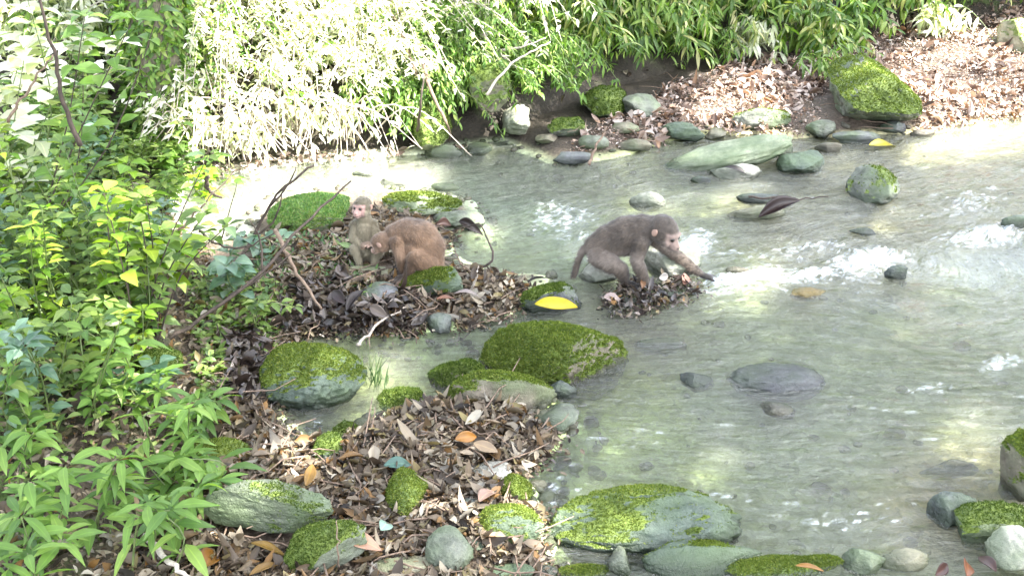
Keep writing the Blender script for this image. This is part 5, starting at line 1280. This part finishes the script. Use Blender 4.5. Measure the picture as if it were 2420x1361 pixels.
# 1: wading monkey on the right
o1 = plane(1500, 668, 0.0)
def fill1(mb):
    L = lambda *p: np.array(p, float)
    cap(mb, [L(-.165, .0, .170), L(-.115, .0, .205), L(-.05, -.005, .235), L(.02, -.01, .255), L(.055, -.02, .268)], [.062, .074, .078, .070, .056])   # trunk
    cap(mb, [L(-.10, -.01, .190), L(-.02, -.015, .205)], [.058, .060])
    cap(mb, [L(.035, -.015, .26), L(.085, -.045, .275)], [.056, .052])                                # neck
    cap(mb, [L(-.20, .0, .185), L(-.235, .0, .15), L(-.255, .0, .09), L(-.268, -.005, .035)], [.022, .015, .013, .009])  # tail
    cap(mb, [L(-.165, -.045, .150), L(-.115, -.075, .125), L(-.072, -.085, .105)], [.050, .041, .030])     # near thigh
    cap(mb, [L(-.072, -.085, .105), L(-.055, -.075, .065), L(-.045, -.07, .035)], [.031, .023, .015])  # near shank
    hand(mb, L(-.045, -.07, .030), (1, -.15, -.25), (0, 0, 1), .075, .2)
    cap(mb, [L(-.165, .045, .150), L(-.125, .065, .105), L(-.145, .07, .055), L(-.15, .07, .02)], [.052, .036, .022, .014])   # far leg
    hand(mb, L(-.15, .07, .018), (1, .1, -.15), (0, 0, 1), .07, .2)
    cap(mb, [L(.01, -.065, .220), L(-.005, -.085, .155), L(.005, -.085, .125)], [.040, .029, .022])  # near upper arm
    cap(mb, [L(.005, -.085, .125), L(.028, -.09, .07), L(.045, -.09, .03)], [.027, .020, .014])
    hand(mb, L(.047, -.09, .026), (1, -.1, -.3), (0, 0, 1), .062, .3)
    cap(mb, [L(.035, .05, .225), L(.12, .07, .165), L(.19, .06, .105)], [.046, .034, .027])    # reaching arm
    cap(mb, [L(.19, .06, .105), L(.25, .035, .062), L(.300, .02, .028)], [.026, .021, .014])
    hand(mb, L(.300, .02, .026), (1, -.1, -.25), (0, 0, 1), .07, .3)
def belly1(V): return .8 * sstep(.02, -.04, V[:, 2] - .19 + .0 * V[:, 0]) * sstep(.1, .15, V[:, 2]) + .5 * (np.linalg.norm(V - np.array([.1, -.04, .22]), axis=1) < .045)
mk1 = monkey('macaque', o1, 'grey-brown monkey wading on all fours over wet leaves, one arm reaching right', fill1, (.108, -.065, .272), (.62, -.60, -.42),
             ((.034, .026, .02), (.11, .086, .068)), (.25, .18, .15), belly1, [((.335, .01, .01), .06), ((.08, -.1, .01), .055), ((-.0, -.08, .01), .055), ((-.1, .07, .01), .06)], 26000, .021, flow=(-.8, 0, -.5), hr=.064)

# 2: crouching monkey, seen from its left-rear flank
o2 = ground(985, 662, True); o2[2] = max(o2[2], .0) + .035
def fill2(mb):
    L = lambda *p: np.array(p, float)
    cap(mb, [L(.045, .0, .095), L(.045, .0, .135), L(.02, .0, .185), L(-.03, .0, .21), L(-.085, -.005, .205)], [.078, .090, .088, .074, .058])
    ball(mb, L(.055, -.01, .085), (.075, .07, .065)); ball(mb, L(.0, -.02, .15), (.085, .075, .07))
    cap(mb, [L(-.085, -.005, .205), L(-.125, -.02, .185)], [.052, .042])
    cap(mb, [L(.045, -.055, .085), L(.015, -.085, .125), L(-.0, -.09, .12)], [.060, .045, .034])      # near thigh, knee up
    cap(mb, [L(.0, -.09, .118), L(-.02, -.085, .06), L(-.04, -.08, .015)], [.032, .023, .015])
    hand(mb, L(-.042, -.08, .010), (-1, -.1, -.2), (0, 0, 1), .072, .25)
    cap(mb, [L(.045, .055, .085), L(.0, .07, .12), L(-.03, .06, .06), L(-.045, .055, .015)], [.055, .036, .022, .015])
    hand(mb, L(-.045, .055, .010), (-1, .1, -.2), (0, 0, 1), .07, .25)
    cap(mb, [L(-.075, -.05, .19), L(-.06, -.07, .12), L(-.065, -.06, .09)], [.040, .028, .023])       # near arm down to the stone
    cap(mb, [L(-.065, -.06, .09), L(-.062, -.05, .045), L(-.068, -.05, .012)], [.022, .018, .013])
    hand(mb, L(-.070, -.05, .010), (-1, -.1, -.3), (0, 0, 1), .055, .3)
    cap(mb, [L(-.09, .04, .19), L(-.14, .05, .135), L(-.19, .04, .13)], [.036, .024, .015])            # far arm reaching to the small one
    hand(mb, L(-.192, .04, .13), (-1, -.2, .1), (0, 0, 1), .055, .5)
    cap(mb, [L(.11, -.01, .065), L(.115, -.05, .045), L(.085, -.085, .035), L(.04, -.10, .03)], [.018, .013, .011, .008])
def belly2(V): return .55 * sstep(.0, -.08, V[:, 0]) * sstep(.20, .14, V[:, 2]) * sstep(.08, .12, V[:, 2])
mk2 = monkey('macaque', o2, 'brown monkey crouching hunched on a mossy stone with its rounded back to the stream', fill2, (-.150, -.03, .172), (-.80, .15, -.55),
             ((.065, .038, .022), (.165, .10, .06)), (.40, .26, .20), belly2, [((-.09, -.08, .0), .055), ((-.095, .055, 0), .055), ((-.1, -.05, 0), .05)], 26000, .019, flow=(.45, 0, -.9), hr=.050)

# 3: small monkey sitting at the left
o3 = ground(873, 628, True); o3[2] = max(o3[2], 0) + .02
def fill3(mb):
    L = lambda *p: np.array(p, float)
    cap(mb, [L(-.005, .02, .05), L(-.01, .01, .10), L(-.012, .0, .155), L(-.01, -.0, .19)], [.055, .053, .044, .034])
    cap(mb, [L(-.01, -.0, .195), L(-.012, -.01, .225)], [.033, .032])
    for q in (-1, 1):
        cap(mb, [L(-.012 + q * .036, .0, .175), L(-.008 + q * .052, -.03, .125), L(.008 + q * .028, -.062, .10)], [.024, .018, .012])
        hand(mb, L(.010 + q * .026, -.064, .098), (.5 - q * .2, -.5, -.3), (0, -.3, 1), .040, .5)
        cap(mb, [L(q * .03, .0, .05), L(q * .048, -.05, .085), L(q * .036, -.072, .045), L(.0 + q * .03, -.08, .012)], [.036, .024, .016, .011])
        hand(mb, L(q * .03, -.082, .008), (.1 * q, -1, -.15), (0, 0, 1), .05, .2)
    cap(mb, [L(.02, .06, .03), L(.06, .08, .015), L(.10, .07, .012)], [.012, .010, .007])
def belly3(V): return .75 * sstep(-.01, -.04, V[:, 1]) * (V[:, 2] < .26)
mk3 = monkey('macaque', o3, 'small olive-grey monkey sitting upright with a pale pink face, left of the crouching one', fill3, (-.014, -.02, .262), (-.35, -.90, .02),
             ((.075, .062, .036), (.155, .13, .08)), (.36, .22, .19), belly3, [((.03, -.11, 0), .04), ((-.03, -.11, 0), .04)], 16000, .015, flow=(0, 0, -1), hr=.043, voxel=.003)

mk2.scale = (.93, .93, .86)
